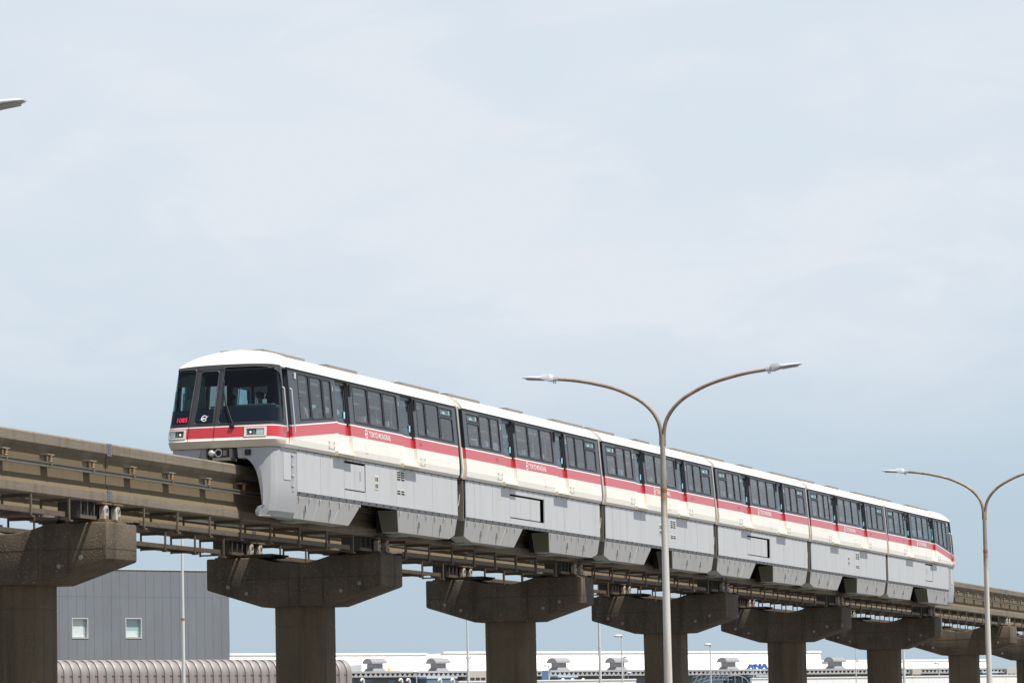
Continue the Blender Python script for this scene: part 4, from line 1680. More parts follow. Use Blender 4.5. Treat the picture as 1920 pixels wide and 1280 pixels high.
    rg = MB()
    ringp = [(xb - .03, .06 + .09 * cos(k * pi / 10), 9.02 + .09 * sin(k * pi / 10)) for k in range(21)]
    rg.tube(ringp, .018, STEEL, 6)
    rg.poly([(xb - .004, .06 + .08 * cos(k * pi / 10), 9.02 + .08 * sin(k * pi / 10)) for k in range(20)], RUBBER)
    rg.build('coupler_socket', co, org, smooth=50)
    fl = MB()
    fl.box(-.56, -.46, -.78, -.66, 8.96, 9.07, RUBBER)
    fl.box(-.53, -.45, -.80, -.64, 8.94, 9.09, CBROWN)
    fl.build('fog_lamp', t, org)
    # wiper
    wp = MB()
    def WS(y, z, off):
        return SURF(Y2S(y), z, off)
    wp.box(*[v for v in (WS(-.32, 9.72, .0)[0] - .07, WS(-.32, 9.72, .0)[0] - .005)], -.37, -.25, 9.64, 9.715, RUBBER)
    wp.tube([WS(-.30, 9.74, .05), WS(-.22, 9.9, .06), WS(-.05, 10.3, .06), WS(.04, 10.58, .045)], .014, RUBBER, 6)
    wp.tube([WS(-.27, 9.76, .045), WS(-.18, 9.92, .05), WS(-.02, 10.3, .05), WS(.06, 10.58, .04)], .009, RUBBER, 6)
    wp.tube([WS(.075, 10.92, .03), WS(.075, 10.3, .028), WS(.075, 10.0, .03)], .016, RUBBER, 6)
    wp.build('wiper', t, org)
    # grab rails by the cab door
    for (xr) in (.17, .72):
        for s in (-1, 1):
            g_ = MB()
            y0, y1 = C.y(xr, 9.55), C.y(xr, 10.68)
            g_.tube([(xr, s * (y1 + .0), 10.70), (xr, s * (y1 + .05), 10.68), (xr + .01, s * (y0 + .05), 9.57), (xr + .01, s * (y0 + .0), 9.55)], .021, STEEL, 8)
            g_.build('grab_rail', t, org)
    # cab side lamp
    sl = MB()
    for s in (-1, 1):
        yy = C.y(1.12, 11.05)
        sl.box(1.08, 1.17, *sorted((s * yy, s * (yy + .04))), 10.98, 11.14, BEZEL)
    sl.build('cab_side_lamp', t, org, bevel=.01)
    # cab desk, seat back, bulkhead
    dk = MB()
    dk.box(.25, .75, -1.2, .05, 9.35, 10.28, DASH)
    dk.box(.30, .62, -1.1, -.1, 10.281, 10.31, LINING)
    dk.build('cab_desk', t, org)
    d2 = MB()
    d2.box(.28, .75, .98, 1.28, 9.35, 10.50, DESKP)
    d2.build('cab_cabinet', t, org)
    bk = MB()
    X = 1.27
    bk.box(X, X + .04, -1.38, -.95, 9.35, 11.2, LINING)
    bk.box(X, X + .04, -.949, -.62, 10.151, 10.849, UNDER)
    bk.box(X, X + .04, -.18, .36, 9.35, 10.35, LINING)
    bk.box(X, X + .04, .36, .50, 9.35, 11.2, UNDER)
    bk.box(X, X + .04, -.95, -.18, 9.35, 10.15, UNDER)
    bk.box(X, X + .04, -.95, .36, 10.85, 11.2, UNDER)
    bk.box(X, X + .04, -.24, -.18, 10.15, 10.85, UNDER)
    bk.box(X, X + .04, 1.10, 1.38, 9.35, 11.2, LINING)
    bk.box(X, X + .04, .50, 1.10, 9.35, 9.9, LINING)
    bk.box(X, X + .04, .50, 1.10, 10.9, 11.2, UNDER)
    bk.box(-.0, X - .01, -1.28, 1.28, 11.17, 11.2, UNDER)
    bk.build('cab_bulkhead', t, org)
    return num


mat('gasket_grey', (0.07, 0.07, 0.068), 0.5)
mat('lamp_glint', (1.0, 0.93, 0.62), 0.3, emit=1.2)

END_SEAMS = [1.14, 2.98, 4.86, 6.63, 9.25, 10.80, 12.52, 14.32, 14.86]
MID_SEAMS = [.08, .95, 2.74, 4.50, 8.20, 10.42, 12.2, 14.04, 14.58]
NUMS = ['1085', '1086', '1087', '1088', '1089', '1090']


def make_end(label):
    C = Car(True)
    org = (0, 0, ZB)
    t = thing('monorail_car', label, 'monorail car', (0, 0, ZB), 0, 'cars of the monorail train')
    build_shell(C, t, org)
    build_roof(C, t, org)
    build_ends(C, t, org)
    num = build_nose(C, t, org)
    panel_row(C, t, org, END_SEAMS, (4.88, 6.61, 8.31, 9.09), 'B')
    louvre(t, org, 9.34, 9.04, 4)
    louvre(t, org, 9.34, 8.52, 2)
    small_window(t, org, 7.38)
    skirt(t, org, 1.14, 6.30, 1.10, 5.48, [2.9, 4.72], [1.9, 3.85])
    skirt(t, org, 9.38, 14.86, 9.72, 14.80, [10.85, 12.64, 14.36], [11.4, 13.38], 0, .13)
    hatches(C, t, org, [(3.42, 3.92, 9.33, 9.53), (6.46, 6.68, 9.38, 9.62), (11.2, 11.66, 9.33, 9.54)])
    interior(C, t, org)
    return t, C


def make_mid(label, kind):
    C = Car(False)
    org = (0, 0, ZB)
    t = thing('monorail_car', label, 'monorail car', (15.58, 0, ZB), 0, 'cars of the monorail train')
    build_shell(C, t, org)
    build_roof(C, t, org)
    build_ends(C, t, org)
    panel_row(C, t, org, MID_SEAMS, (4.52, 8.18, 8.24, 8.97) if kind == 'A' else None, kind)
    if kind == 'B':
        louvre(t, org, 8.5, 9.0, 4)
        louvre(t, org, 8.5, 8.5, 2)
        small_window(t, org, 6.9)
    skirt(t, org, .06, 5.92, .14, 5.22, [.92, 2.5, 4.2], [1.7, 3.3], .13, 0)
    skirt(t, org, 8.72, 14.58, 9.06, 14.50, [10.1, 11.9, 13.9], [10.9, 12.8], 0, .13)
    hatches(C, t, org, [(3.06, 3.55, 9.33, 9.53), (8.07, 8.27, 9.38, 9.60), (10.85, 11.33, 9.33, 9.53)])
    interior(C, t, org)
    return t, C


car_labels = ['leading monorail car with charcoal windscreen and red number 1085 on its nose',
              'second monorail car, coupled behind the leading car, with a wide hatch in its panels',
              'third monorail car, partly hidden behind the tall rusty lamp post',
              'fourth monorail car, right of the tall lamp post, with a wide hatch',
              'fifth monorail car, between the fourth car and the tail car',
              'tail monorail car with sloping rear end, farthest right']
e1, CE = make_end(car_labels[0])
mA, CM = make_mid(car_labels[1], 'A')
mB, _ = make_mid(car_labels[2], 'B')
mB.location.x = 15.58 + 15.19
mA2 = copy_tree(mA)
mA2.location.x = 15.58 + 2 * 15.19
mA2['label'] = car_labels[3]
mB2 = copy_tree(mB)
mB2.location.x = 15.58 + 3 * 15.19
mB2['label'] = car_labels[4]
e6 = copy_tree(e1)
e6.location = (91.05, 0, ZB)
e6.rotation_euler = (0, 0, pi)
e6['label'] = car_labels[5]
for ch in list(e6.children):
    if ch.name.startswith('front_number'):
        bpy.data.objects.remove(ch, do_unlink=True)

orgc = (0, 0, ZB)


def livery(t, C, num, doornum, x_txt, x_num, s):
    """lettering on the side that faces the road"""
    dx = 1 if s < 0 else -1
    side_text(t, orgc, 'TOKYO', x_txt + dx * .40, 9.845, .215, PAINTW, C, TXS, s, 'lettering')
    side_text(t, orgc, 'MONORAIL', x_txt + dx * (.40 + 1.84 * MFRAC), 9.845, .215, PAINTW, C, TXS, s, 'lettering')
    em = emblem(lambda u, v: (x_txt + dx * (.17 + u), s * (C.y(x_txt, 9.91 + v) + .004), 9.91 + v), .15, PAINTW)
    em.build('side_emblem', t, orgc, recalc=False)
    side_text(t, orgc, num, x_num, 9.86, .15, PLATE, C, 1.0, s, 'car_number')
    for (a, c) in C.doors:
        xx = a - .22 if s < 0 else c + .22
        if not C.end and a > 7:
            xx = c + .10 if s < 0 else a - .1
        side_text(t, orgc, doornum, xx, 10.88, .19, PAINTW, C, 1.0, s, 'door_numeral')
        st = MB()
        xs_ = (c - .30, c - .20) if s < 0 else (a + .2, a + .3)
        st.box(*xs_, *sorted((s * (C.y(a, 10.3) - .068), s * (C.y(a, 10.3) - .064))), 10.22, 10.40, STICKC)
        st.build('door_sticker', t, orgc)


_v, _f = text_pts('TOKYO MONORAIL', .215)
TXS = 1.84 / max(p[0] for p in _v)
_v2, _f = text_pts('MONORAIL', .215)
MFRAC = 1 - max(p[0] for p in _v2) / max(p[0] for p in _v)
livery(e1, CE, NUMS[0], '1', 6.44, 11.24, -1)
livery(mA, CM, NUMS[1], '2', 6.08, 3.0, -1)
livery(mB, CM, NUMS[2], '3', 6.08, 11.3, -1)
livery(mA2, CM, NUMS[3], '4', 6.08, 3.0, -1)
livery(mB2, CM, NUMS[4], '5', 6.08, 11.3, -1)
livery(e6, CE, NUMS[5], '6', 8.70, 11.6, 1)


# ------------------------------------------------------------------ people aboard
def skin_mesh(verts, edges, radii, root=0):
    me = bpy.data.meshes.new('p')
    me.from_pydata(verts, edges, [])
    o = bpy.data.objects.new('p', me)
    COL.objects.link(o)
    md = o.modifiers.new('s', 'SKIN')
    md.use_smooth_shade = True
    for i, r in enumerate(radii):
        sv = me.skin_vertices[0].data[i]
        sv.radius = r if isinstance(r, tuple) else (r, r)
        sv.use_root = (i == root)
    o.modifiers.new('u', 'SUBSURF').levels = 1
    dg = bpy.context.evaluated_depsgraph_get()
    m2 = bpy.data.meshes.new_from_object(o.evaluated_get(dg))
    bpy.data.objects.remove(o, do_unlink=True)
    return m2


def make_person(pose, cloth, label, loc, rz, hat=False, mask=False, trousers=None):
    """seated figure facing local -x; origin at the seat surface"""
    V, E, R = [], [], []

    def v(p, r, link=None):
        V.append(p)
        R.append(r)
        if link is not None:
            E.append((link, len(V) - 1))
        return len(V) - 1
    pel = v((0, 0, .10), (.15, .11))
    wst = v((.03, 0, .26), (.145, .10), pel)
    chs = v((.02, 0, .44), (.165, .11), wst)
    shl = v((.01, 0, .54), (.10, .08), chs)
    nck = v((-.01, 0, .62), .052, shl)
    jaw = v((-.03, 0, .68), (.062, .07), nck)
    hd = v((-.02, 0, .76), (.078, .095), jaw)
    crn = v((-.01, 0, .84), (.06, .07), hd)
    nose_ = v((-.115, 0, .745), .012, hd)
    for s in (-1, 1):
        sh = v((.01, s * .17, .53), .060, shl)
        if pose == 'raise' and s < 0:
            el = v((-.16, s * .24, .40), .042, sh)
            wr = v((-.10, s * .20, .64), .030, el)
            fd = (-.02, 0, .05)
        elif pose == 'desk':
            el = v((-.10, s * .24, .28), .044, sh)
            wr = v((-.34, s * .17, .28), .030, el)
            fd = (-.06, 0, -.005)
        else:
            el = v((-.02, s * .23, .26), .044, sh)
            wr = v((-.24, s * .12, .18), .030, el)
            fd = (-.055, 0, -.012)
        pm = v((V[wr][0] + fd[0], V[wr][1], V[wr][2] + fd[2]), (.034, .018), wr)
        for q in range(4):
            oy = (q - 1.5) * .017
            ln = (.9, 1.1, 1.0, .8)[q]
            f1 = v((V[pm][0] + fd[0] * .6 * ln, V[pm][1] + oy, V[pm][2] + fd[2] * .6), .009, pm)
            v((V[f1][0] + fd[0] * .5 * ln, V[f1][1], V[f1][2] + fd[2] * .4 - .012), .008, f1)
        v((V[wr][0] + fd[0] * .8, V[wr][1] - s * .042, V[wr][2] + fd[2] * .8 + .004), .010, wr)
        hp = v((-.06, s * .10, .09), .085, pel)
        kn = v((-.42, s * .13, .10), .062, hp)
        an = v((-.42, s * .13, -.33), .042, kn)
        v((-.56, s * .14, -.39), (.04, .03), an)
    me = skin_mesh(V, E, R, 0)
    tm = trousers or NAVY
    for m in (cloth, SKIN, tm):
        me.materials.append(m)
    for p in me.polygons:
        c = p.center
        if c.z > .585 and abs(c.y) < .13 and c.x > -.2:
            p.material_index = 1
        elif c.z < .17 and (c.x < -.02 or c.z < .14) and abs(c.y) > .0 and not (abs(c.y) < .2 and c.z > .155):
            p.material_index = 2
        elif pose == 'raise' and c.x < -.13 and c.y < -.1:
            p.material_index = 1
        elif pose == 'desk' and c.x < -.33:
            p.material_index = 1
        elif pose == 'sit' and c.x < -.1 and c.z > .13 and abs(c.y) > .05:
            p.material_index = 1
        else:
            p.material_index = 0
    me.name = 'person'
    o = bpy.data.objects.new('person', me)
    COL.objects.link(o)
    o.location = loc
    o.rotation_euler = (0, 0, rz)
    tag(o, label, 'person', 'people aboard the train')
    h = MB()
    rings = []
    for q in range(6):
        a = pi / 2 * q / 5
        rad = .104 * cos(a) + .004
        rings.append([(.005 + rad * 1.08 * cos(k * pi / 8), rad * .92 * sin(k * pi / 8), .775 + .10 * sin(a) - (.04 if cos(k * pi / 8) > .1 and q == 0 else 0)) for k in range(16)])
    h.loft(rings, HAIR)
    h.build('hair', o, smooth=60)
    ey = MB()
    for s in (-1, 1):
        ey.box(-.117, -.104, s * .034 - .012, s * .034 + .012, .765, .778, HAIR)
    ey.box(-.108, -.098, -.022, .022, .694, .702, MATS['red_stripe_paint'])
    ey.build('face_features', o)
    if hat:
        c = MB()
        c.tube([(0, 0, .80), (0, 0, .85), (-.01, 0, .885), (-.01, 0, .90)], [.108, .112, .135, .10], NAVY, 16)
        c.box(-.17, -.09, -.085, .085, .805, .818, HAIR)
        c.box(-.118, -.108, -.02, .02, .83, .86, GOLD)
        c.build('peaked_cap', o, smooth=50)
    if mask:
        k = MB()
        k.hexa([(-.125, -.05, .665), (-.125, .05, .665), (-.05, .075, .67), (-.05, -.075, .67), (-.132, -.035, .745), (-.132, .035, .745), (-.05, .08, .735), (-.05, -.08, .735)], FMASK)
        k.build('face_mask', o, bevel=.015)
    return o


make_person('desk', NAVY, 'train driver in peaked cap seated behind the right windscreen', (1.02, -.52, 9.76), 0, hat=True)
make_person('sit', BSHIRT, 'passenger in dark shirt and mint face mask at the first side window', (1.95, -.98, 9.79), 0, mask=True)
make_person('sit', GSHIRT, 'passenger in grey shirt at the second side window of the leading car', (2.75, -.98, 9.79), pi * .9)
make_person('raise', BSHIRT, 'passenger with raised bare arm at the window just past the first door', (6.1, -.98, 9.79), .2)
make_person('sit', NAVY, 'dark-haired passenger seen through the small front door window', (2.0, .62, 9.86), pi)
make_person('sit', WSHIRT, 'passenger in white shirt behind the middle of the windscreen', (2.1, -.35, 9.84), pi)
make_person('raise', BSHIRT, 'passenger with raised arm behind the middle window of the leading car', (8.7, -.98, 9.79), .1)
make_person('sit', WSHIRT, 'passenger in white shirt at the first window of the second car', (16.7, -1.0, 9.79), 0)


# ------------------------------------------------------------------ foreground double-arm lamps
def make_lamp(label):
    t = thing('street_lamp', label, 'street lamp', (0, 0, 0), 0, 'double-armed street lamps beside the road')
    p = MB()
    p.tube([(0, 0, 0), (0, 0, 6.26)], [.094, .060], LPOLEL, 16)
    p.tube([(0, 0, 0), (0, 0, .06)], .22, BRKT, 16)
    p.build('lower_pole', t, smooth=50)
    c = MB()
    c.tube([(0, 0, 6.21), (0, 0, 6.262)], .064, LCOLLAR, 16)
    c.build('rusty_sleeve', t, smooth=50)
    u = MB()
    u.tube([(0, 0, 6.263), (0, 0, 6.70), (0, 0, 7.30)], [.058, .055, .052], LPOLEL if False else LPOLE, 16)
    u.tube([(0, 0, 6.264), (0, 0, 6.30)], .063, LPOLEL, 16)
    u.tube([(-.09, 0, 6.36), (.09, 0, 6.36)], .014, BRKT, 6)
    u.build('upper_pole', t, smooth=50)
    for s in (1, -1):
        ctl = [(0, s * .030, 7.10), (0, s * .030, 7.32), (0, s * .075, 7.55), (0, s * .20, 7.76), (0, s * .40, 7.95), (0, s * .66, 8.10), (0, s * .98, 8.235), (0, s * 1.40, 8.345), (0, s * 1.75, 8.41), (0, s * 2.06, 8.445)]
        # smooth the path a little
        path = []
        for i in range(len(ctl) - 1):
            p0, p1, p2, p3 = [Vector(ctl[max(0, min(len(ctl) - 1, i + d))]) for d in (-1, 0, 1, 2)]
            for q in range(4):
                k = q / 4
                path.append(.5 * ((2 * p1) + (-p0 + p2) * k + (2 * p0 - 5 * p1 + 4 * p2 - p3) * k * k + (-p0 + 3 * p1 - 3 * p2 + p3) * k ** 3))
        path.append(Vector(ctl[-1]))
        a = MB()
        rr = [.040 - .008 * (i / (len(path) - 1)) for i in range(len(path))]
        a.tube(path, rr, LARM, 12)
        a.build('lamp_arm', t, smooth=60)
        # luminaire
        h = MB()
        tilt = .045 if s < 0 else .0

        def LP(d, x, z):
            yy = 2.04 + d
            return (x, s * yy, 8.455 + z + tilt * d)
        sec = [(0.0, .045, -.04, .04), (.09, .048, -.045, .04), (.10, .065, -.05, .065), (.16, .08, -.05, .095), (.27, .10, -.02, .09), (.33, .125, .0, .058), (.50, .13, .012, .062), (.62, .11, .02, .058), (.70, .05, .032, .05)]
        rings = []
        for (d, w, zb_, zt_) in sec:
            rings.append([LP(d, -w, zb_ + .01), LP(d, -w * .8, zb_), LP(d, w * .8, zb_), LP(d, w, zb_ + .01), LP(d, w, (zb_ + zt_) / 2), LP(d, w * .7, zt_), LP(d, -w * .7, zt_), LP(d, -w, (zb_ + zt_) / 2)])
        h.loft(rings, LED)
        for dd in (.05, .085):
            h.tube([LP(dd, 0, -.05), LP(dd, 0, -.09)], .012, LED, 6)
        ho = h.build('luminaire', t, smooth=45)
        l_ = MB()
        l_.hexa([LP(.30, -.105, -.022), LP(.30, .105, -.022), LP(.62, .085, .0), LP(.62, -.085, .0), LP(.30, -.105, -.004), LP(.30, .105, -.004), LP(.62, .085, .016), LP(.62, -.085, .016)], LEDU)
        l_.build('luminaire_lens', ho)
    return t


lmp = make_lamp('tall rusty double-armed street lamp standing in front of the third car')
lmp.location = (-23.56, -17.67, 0)
l2 = copy_tree(lmp)
l2.location = (10.19, -17.67, .10)
l2['label'] = 'double-armed street lamp at right, standing past the tail of the train'
l3 = copy_tree(lmp)
l3.location = (-59.7, -17.53, -.12)
l3['label'] = 'street lamp mostly outside the left edge, only one lamp head showing'

# ------------------------------------------------------------------ airport background, on its own grid
GA = YAW - radians(49)                     # heading of the building grid
EX = Vector((cos(GA), sin(GA), 0))         # along the facades, away to the right
EN = Vector((-EX.y, EX.x, 0))              # away from the camera
if EN.dot(_fw) < 0:
    EN = -EN


def ray_pt(px, py, depth):
    d = _fw + _r2 * ((px - 960) / 7800) - _u2 * ((py - 640) / 7800)
    return CAM + d * depth


def grid_thing(name, label, cat, base, group=None):
    t = thing(name, label, cat, (base.x, base.y, 0), GA, group)
    return t


def facade_x(base, px, py=1240, n_off=0.0):
    """local x along the facade line through base (offset n_off back) where a sight line crosses it"""
    d = ray_pt(px, py, 1) - CAM
    # CAM + d*t = base + EX*a + EN*n_off
    A = base + EN * n_off - CAM
    det = d.x * (-EX.y) + EX.x * d.y
    tt = (A.x * (-EX.y) + EX.x * A.y) / det
    a = (d.x * A.y - d.y * A.x) / det
    P = CAM + d * tt
    return ((P - base - EN * n_off).dot(EX)), P.z, tt


# slate building
base = ray_pt(430, 1200, 350)
t = grid_thing('office_building', 'plain slate grey clad building with two small windows behind the left piers', 'building', base)
xl, _z, _ = facade_x(base, -160)
_, ztp, _ = facade_x(base, 428, 1070.5)
b = MB()
wins = []
for px in (149, 249.5):
    xa, za, _ = facade_x(base, px - 13.5, 1194)
    xb_, zb_, _ = facade_x(base, px + 14, 1160)
    _, za2, _ = facade_x(base, px, 1194.5)
    _, zb2, _ = facade_x(base, px, 1159.5)
    wins.append((xa, xb_, za2, zb2))
rows = sorted(set([0, ztp] + [w for q in wins for w in q[2:]]))
xsl = sorted(set([xl, 0] + [w for q in wins for w in q[:2]]))
for i in range(len(xsl) - 1):
    for j in range(len(rows) - 1):
        xc, zc = (xsl[i] + xsl[i + 1]) / 2, (rows[j] + rows[j + 1]) / 2
        if any(w[0] < xc < w[1] and w[2] - .01 < zc < w[3] + .01 for w in wins):
            continue
        b.quad((xsl[i], 0, rows[j]), (xsl[i + 1], 0, rows[j]), (xsl[i + 1], 0, rows[j + 1]), (xsl[i], 0, rows[j + 1]), DSEAM)
b.quad((0, 0, 0), (0, 30, 0), (0, 30, ztp), (0, 0, ztp), DGREY)
b.quad((xl, 0, 0), (xl, 30, 0), (xl, 30, ztp), (xl, 0, ztp), DGREY)
b.quad((xl, 0, ztp), (0, 0, ztp), (0, 30, ztp), (xl, 30, ztp), DGREY)
b.quad((xl, 30, 0), (0, 30, 0), (0, 30, ztp), (xl, 30, ztp), DGREY)
b.build('wall', t, recalc=False)
# cladding boards
zseam = facade_x(base, 300, 1119)[1]
nb = int(-xl / .86)
wp_ = -xl / nb
for i in range(nb):
    xa, xb_ = xl + i * wp_, xl + (i + 1) * wp_
    p = MB()
    rr = random.Random(i)
    th = .05 + rr.uniform(-.004, .004)
    segs = [(0, zseam), (zseam, ztp)]
    for (z0, z1) in segs:
        cuts = [(z0 + .006, z1 - .006)]
        for w in wins:
            if xb_ > w[0] - .02 and xa < w[1] + .02 and z0 < w[2] < z1:
                cuts = [(z0 + .006, w[2] - .06), (w[3] + .06, z1 - .006)]
        for (c0, c1) in cuts:
            p.box(xa + .008, xb_ - .008, -th, -.001, c0, c1, DGREY)
    for w in wins:
        if xb_ > w[0] - .02 and xa < w[1] + .02:
            if xa + .008 < w[0] - .075:
                p.box(xa + .008, min(xb_ - .008, w[0] - .075), -th, -.001, w[2] - .06, w[3] + .06, DGREY)
            if xb_ - .008 > w[1] + .075:
                p.box(max(xa + .008, w[1] + .075), xb_ - .008, -th, -.001, w[2] - .06, w[3] + .06, DGREY)
    p.build('cladding_panel', t)
cp = MB()
cp.box(xl, .06, -.10, .3, ztp + .001, ztp + .09, BWHITE)
cp.build('roof_coping', t)
for k, w in enumerate(wins):
    f = MB()
    e = .07
    f.box(w[0] - e, w[1] + e, -.09, .25, w[2] - e, w[2], BWHITE)
    f.box(w[0] - e, w[1] + e, -.07, .25, w[3], w[3] + e, BWHITE)
    f.box(w[0] - e, w[0], -.07, .25, w[2], w[3], BWHITE)
    f.box(w[1], w[1] + e, -.07, .25, w[2], w[3], BWHITE)
    wo = f.build('window', t)
    pn = MB()
    pn.box(w[0], w[1], .20, .22, w[2], w[3], BGLASS)
    pn.build('pane', wo)
    bl = MB()
    if k == 0:
        bl.box(w[0] + .02, w[1] - .25, .17, .19, w[2] + .05, w[3] - .02, BLIND)
    else:
        bl.box(w[0] + .02, w[1] - .25, .17, .19, w[2] + .05, w[2] + .55, BLIND)
    bl.build('blind', wo)

# ribbed curved-eave building in front of it
base = ray_pt(660, 1260, 262)
t = grid_thing('ribbed_shed', 'pinkish grey metal shed with rounded ribbed eaves below the slate building', 'shed', base)
xl = facade_x(base, -120)[0]
_, zrt, _ = facade_x(base, 400, 1234.5)
zrt -= .12
RR = .85
path = [(0, 0), (0, zrt - RR)] + [(RR - RR * cos(a), zrt - RR + RR * sin(a)) for a in [radians(11.25 * q) for q in range(1, 9)]] + [(9, zrt)]
s_ = MB()
s_.loft([[(x, y, z) for (y, z) in path] for x in (xl, 0)], RIBD, closed=False)
s_.poly([(0, y, z) for y, z in path] + [(0, 9, 0)], RIB)
s_.build('shed_skin', t, smooth=40, recalc=False)
pitch_px0 = facade_x(base, 645.3)[0]
pitch = (facade_x(base, 660)[0] - facade_x(base, 500)[0]) / 11.0
nr_ = int(-xl / pitch)
rb = MB()
w2 = pitch * .33
off = .10
secp = [(-w2, .0), (-w2 * .92, off * .75), (-w2 * .55, off), (w2 * .55, off), (w2 * .92, off * .75), (w2, .0)]
rings = []
for i, (y, z) in enumerate(path):
    if z <= zrt - RR + 1e-6:
        ny, nz = -1, 0
    elif i == len(path) - 1:
        ny, nz = 0, 1
    else:
        a = radians(11.25 * (i - 1))
        ny, nz = -cos(a), sin(a)
    rings.append([(u, y + ny * o_, z + nz * o_) for (u, o_) in secp])
rb.loft(rings, RIB, closed=False)
rib0 = rb.build('wall_rib', t, smooth=30, recalc=False)
rib0.location.x = -pitch * .42
for i in range(1, nr_):
    c = rib0.copy()
    COL.objects.link(c)
    c.parent = t
    c.location.x = -pitch * (.42 + i)
# cross seam line where the bend starts
sm = MB()
sm.box(xl, 0, -.03, .0, zrt - RR - .03, zrt - RR + .02, RIBD)
sm.build('bend_seam', t)

# terminal: grey wall, truss eave, vents, white roofs
TB = ray_pt(960, 1262, 625)


def tx(px, py=1260, n=0.0):
    return facade_x(TB, px, py, n)


t = grid_thing('terminal_building', 'long low airport terminal with dark windows, toothed eave and white roofs', 'airport terminal', TB)
x0, x1 = tx(560)[0], tx(2080)[0]
ze = tx(1100, 1259)[1]            # top of eave band
zw = tx(1100, 1265)[1]            # wall head
w = MB()
w.box(x0, x1, 0, 30, 0, zw, TWALL)
w.build('wall', t)
e = MB()
e.box(x0, x1, -1.2, 31, ze - .02, ze + .28, TEAVE)
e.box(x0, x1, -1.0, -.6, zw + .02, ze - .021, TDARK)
e.box(x0, x1, -1.3, -1.0, zw - .12, zw + .05, TEAVE)
e.build('eave', t)
tooth = MB()
tooth.prism([(-.30, zw + .06), (.30, zw + .06), (0, ze - .03)], -1.25, -1.02, 'y', TEAVE)
t0 = tooth.build('eave_tooth', t)
sp = .92
ntooth = int((tx(1920)[0] - tx(630)[0]) / sp)
t0.location.x = tx(630)[0]
for i in range(1, min(ntooth, 290)):
    c = t0.copy()
    COL.objects.link(c)
    c.parent = t
    c.location.x = tx(630)[0] + i * sp
rw = random.Random(5)
for px in (690, 734, 776, 1106, 1145, 1185, 1310, 1321, 1520, 1557, 1733, 1640, 1480, 1005, 905, 960):
    xa = tx(px - 5)[0]
    f = MB()
    z0_, z1_ = zw - 1.75, zw - .55
    f.box(xa, xa + 1.1, -.05, -.001, z0_ - .06, z1_ + .06, TEAVE)
    f.box(xa + .05, xa + 1.05, -.07, -.051, z0_, z1_, TWIN)
    f.build('window', t)
for (pa, pb) in ((865, 905), (1873, 1905), (1696, 1712)):
    n = 4
    for q in range(n):
        xa, xb_ = tx(pa + (pb - pa) * q / n)[0], tx(pa + (pb - pa) * (q + 1) / n)[0]
        f = MB()
        f.box(xa, xb_, -1.8, -.1, zw - 4, ze + .1, TBEIGE)
        f.box(xa + (xb_ - xa) * .2, xb_ - .02, -1.83, -1.81, zw - 3.9, ze - .75, TDARK)
        f.build('glazed_bay', t)
# white hall roofs set back from the eave


def hall(pl0, pl1, pr0, pr1, y_top, y_bot, nb=12.0, lean=3.0, m=TROOF):
    r = MB()
    mid = (pl0 + pr0) / 2
    zt_ = tx(mid, y_top, nb + lean)[1]
    za = ze + .3 - .35
    a0, a1 = tx(pl1, 1258, nb)[0], tx(pr1, 1258, nb)[0]
    b0, b1 = tx(pl0, 1230, nb + lean)[0], tx(pr0, 1230, nb + lean)[0]
    r.hexa([(a0, nb, za), (a1, nb, za), (a1, nb + 25, za), (a0, nb + 25, za), (b0, nb + lean, zt_), (b1, nb + lean, zt_), (b1, nb + 22, zt_), (b0, nb + 22, zt_)], m)
    o = r.build('hall_roof', t)
    c = MB()
    c.box(b0 - .1, b1 + .1, nb + lean - .35, nb + lean + .2, zt_ + .002, zt_ + .30, TROOF)
    c.build('roof_ridge', o)
    k = b0 + 6
    s2 = MB()
    while k < b1 - 1:
        f = (k - b0) / (b1 - b0)
        ka = a0 + (a1 - a0) * f
        s2.hexa([(ka - .05, nb - .02, za + .05), (ka + .05, nb - .02, za + .05), (ka + .05, nb, za + .05), (ka - .05, nb, za + .05),
                 (k - .05, nb + lean - .02, zt_ - .05), (k + .05, nb + lean - .02, zt_ - .05), (k + .05, nb + lean, zt_ - .05), (k - .05, nb + lean, zt_ - .05)], TROOF)
        k += 6
    so = s2.build('roof_seams', o)
    return o


hall(420, 415, 798, 804, 1227.5, 1258)
hall(830, 833, 1537, 1545, 1223.5, 1255)
hall(1607, 1609, 1850, 1850, 1239, 1252)
hall(800, 800, 840, 840, 1229, 1258, 19.0, 1.0, TVENT)
hall(1540, 1540, 1612, 1612, 1240, 1258, 19.0, 1.0, mat('pale_grey_roof', (0.50, 0.49, 0.49), 0.6))


def vent(px, label):
    xa = tx(px, 1258, 3.0)[0]
    v_ = grid_thing('roof_vent', label, 'roof ventilator', TB + EX * xa + EN * 3.0, 'mushroom ventilators along the terminal roof')
    v_.location = (TB + EX * xa + EN * 3.0)
    v_.location.z = ze + .28
    bse = MB()
    bse.hexa([(-1.25, -1.15, .002), (1.25, -1.15, .002), (1.25, 1.15, .002), (-1.25, 1.15, .002), (-.95, -.85, .5), (.95, -.85, .5), (.95, .85, .5), (-.95, .85, .5)], TVENT)
    bse.build('vent_base', v_)
    nk = MB()
    nk.box(-.85, .85, -.78, .78, .501, 1.2, TVENT)
    nk.build('vent_neck', v_)
    cp_ = MB()
    pr = [(1.15 * cos(a), 1.18 + .78 * sin(a)) for a in [pi * q / 14 for q in range(15)]]
    cp_.prism(pr, -1.45, 1.45, 'x', TVENT)
    cp_.build('vent_hood', v_, smooth=40)
    return v_


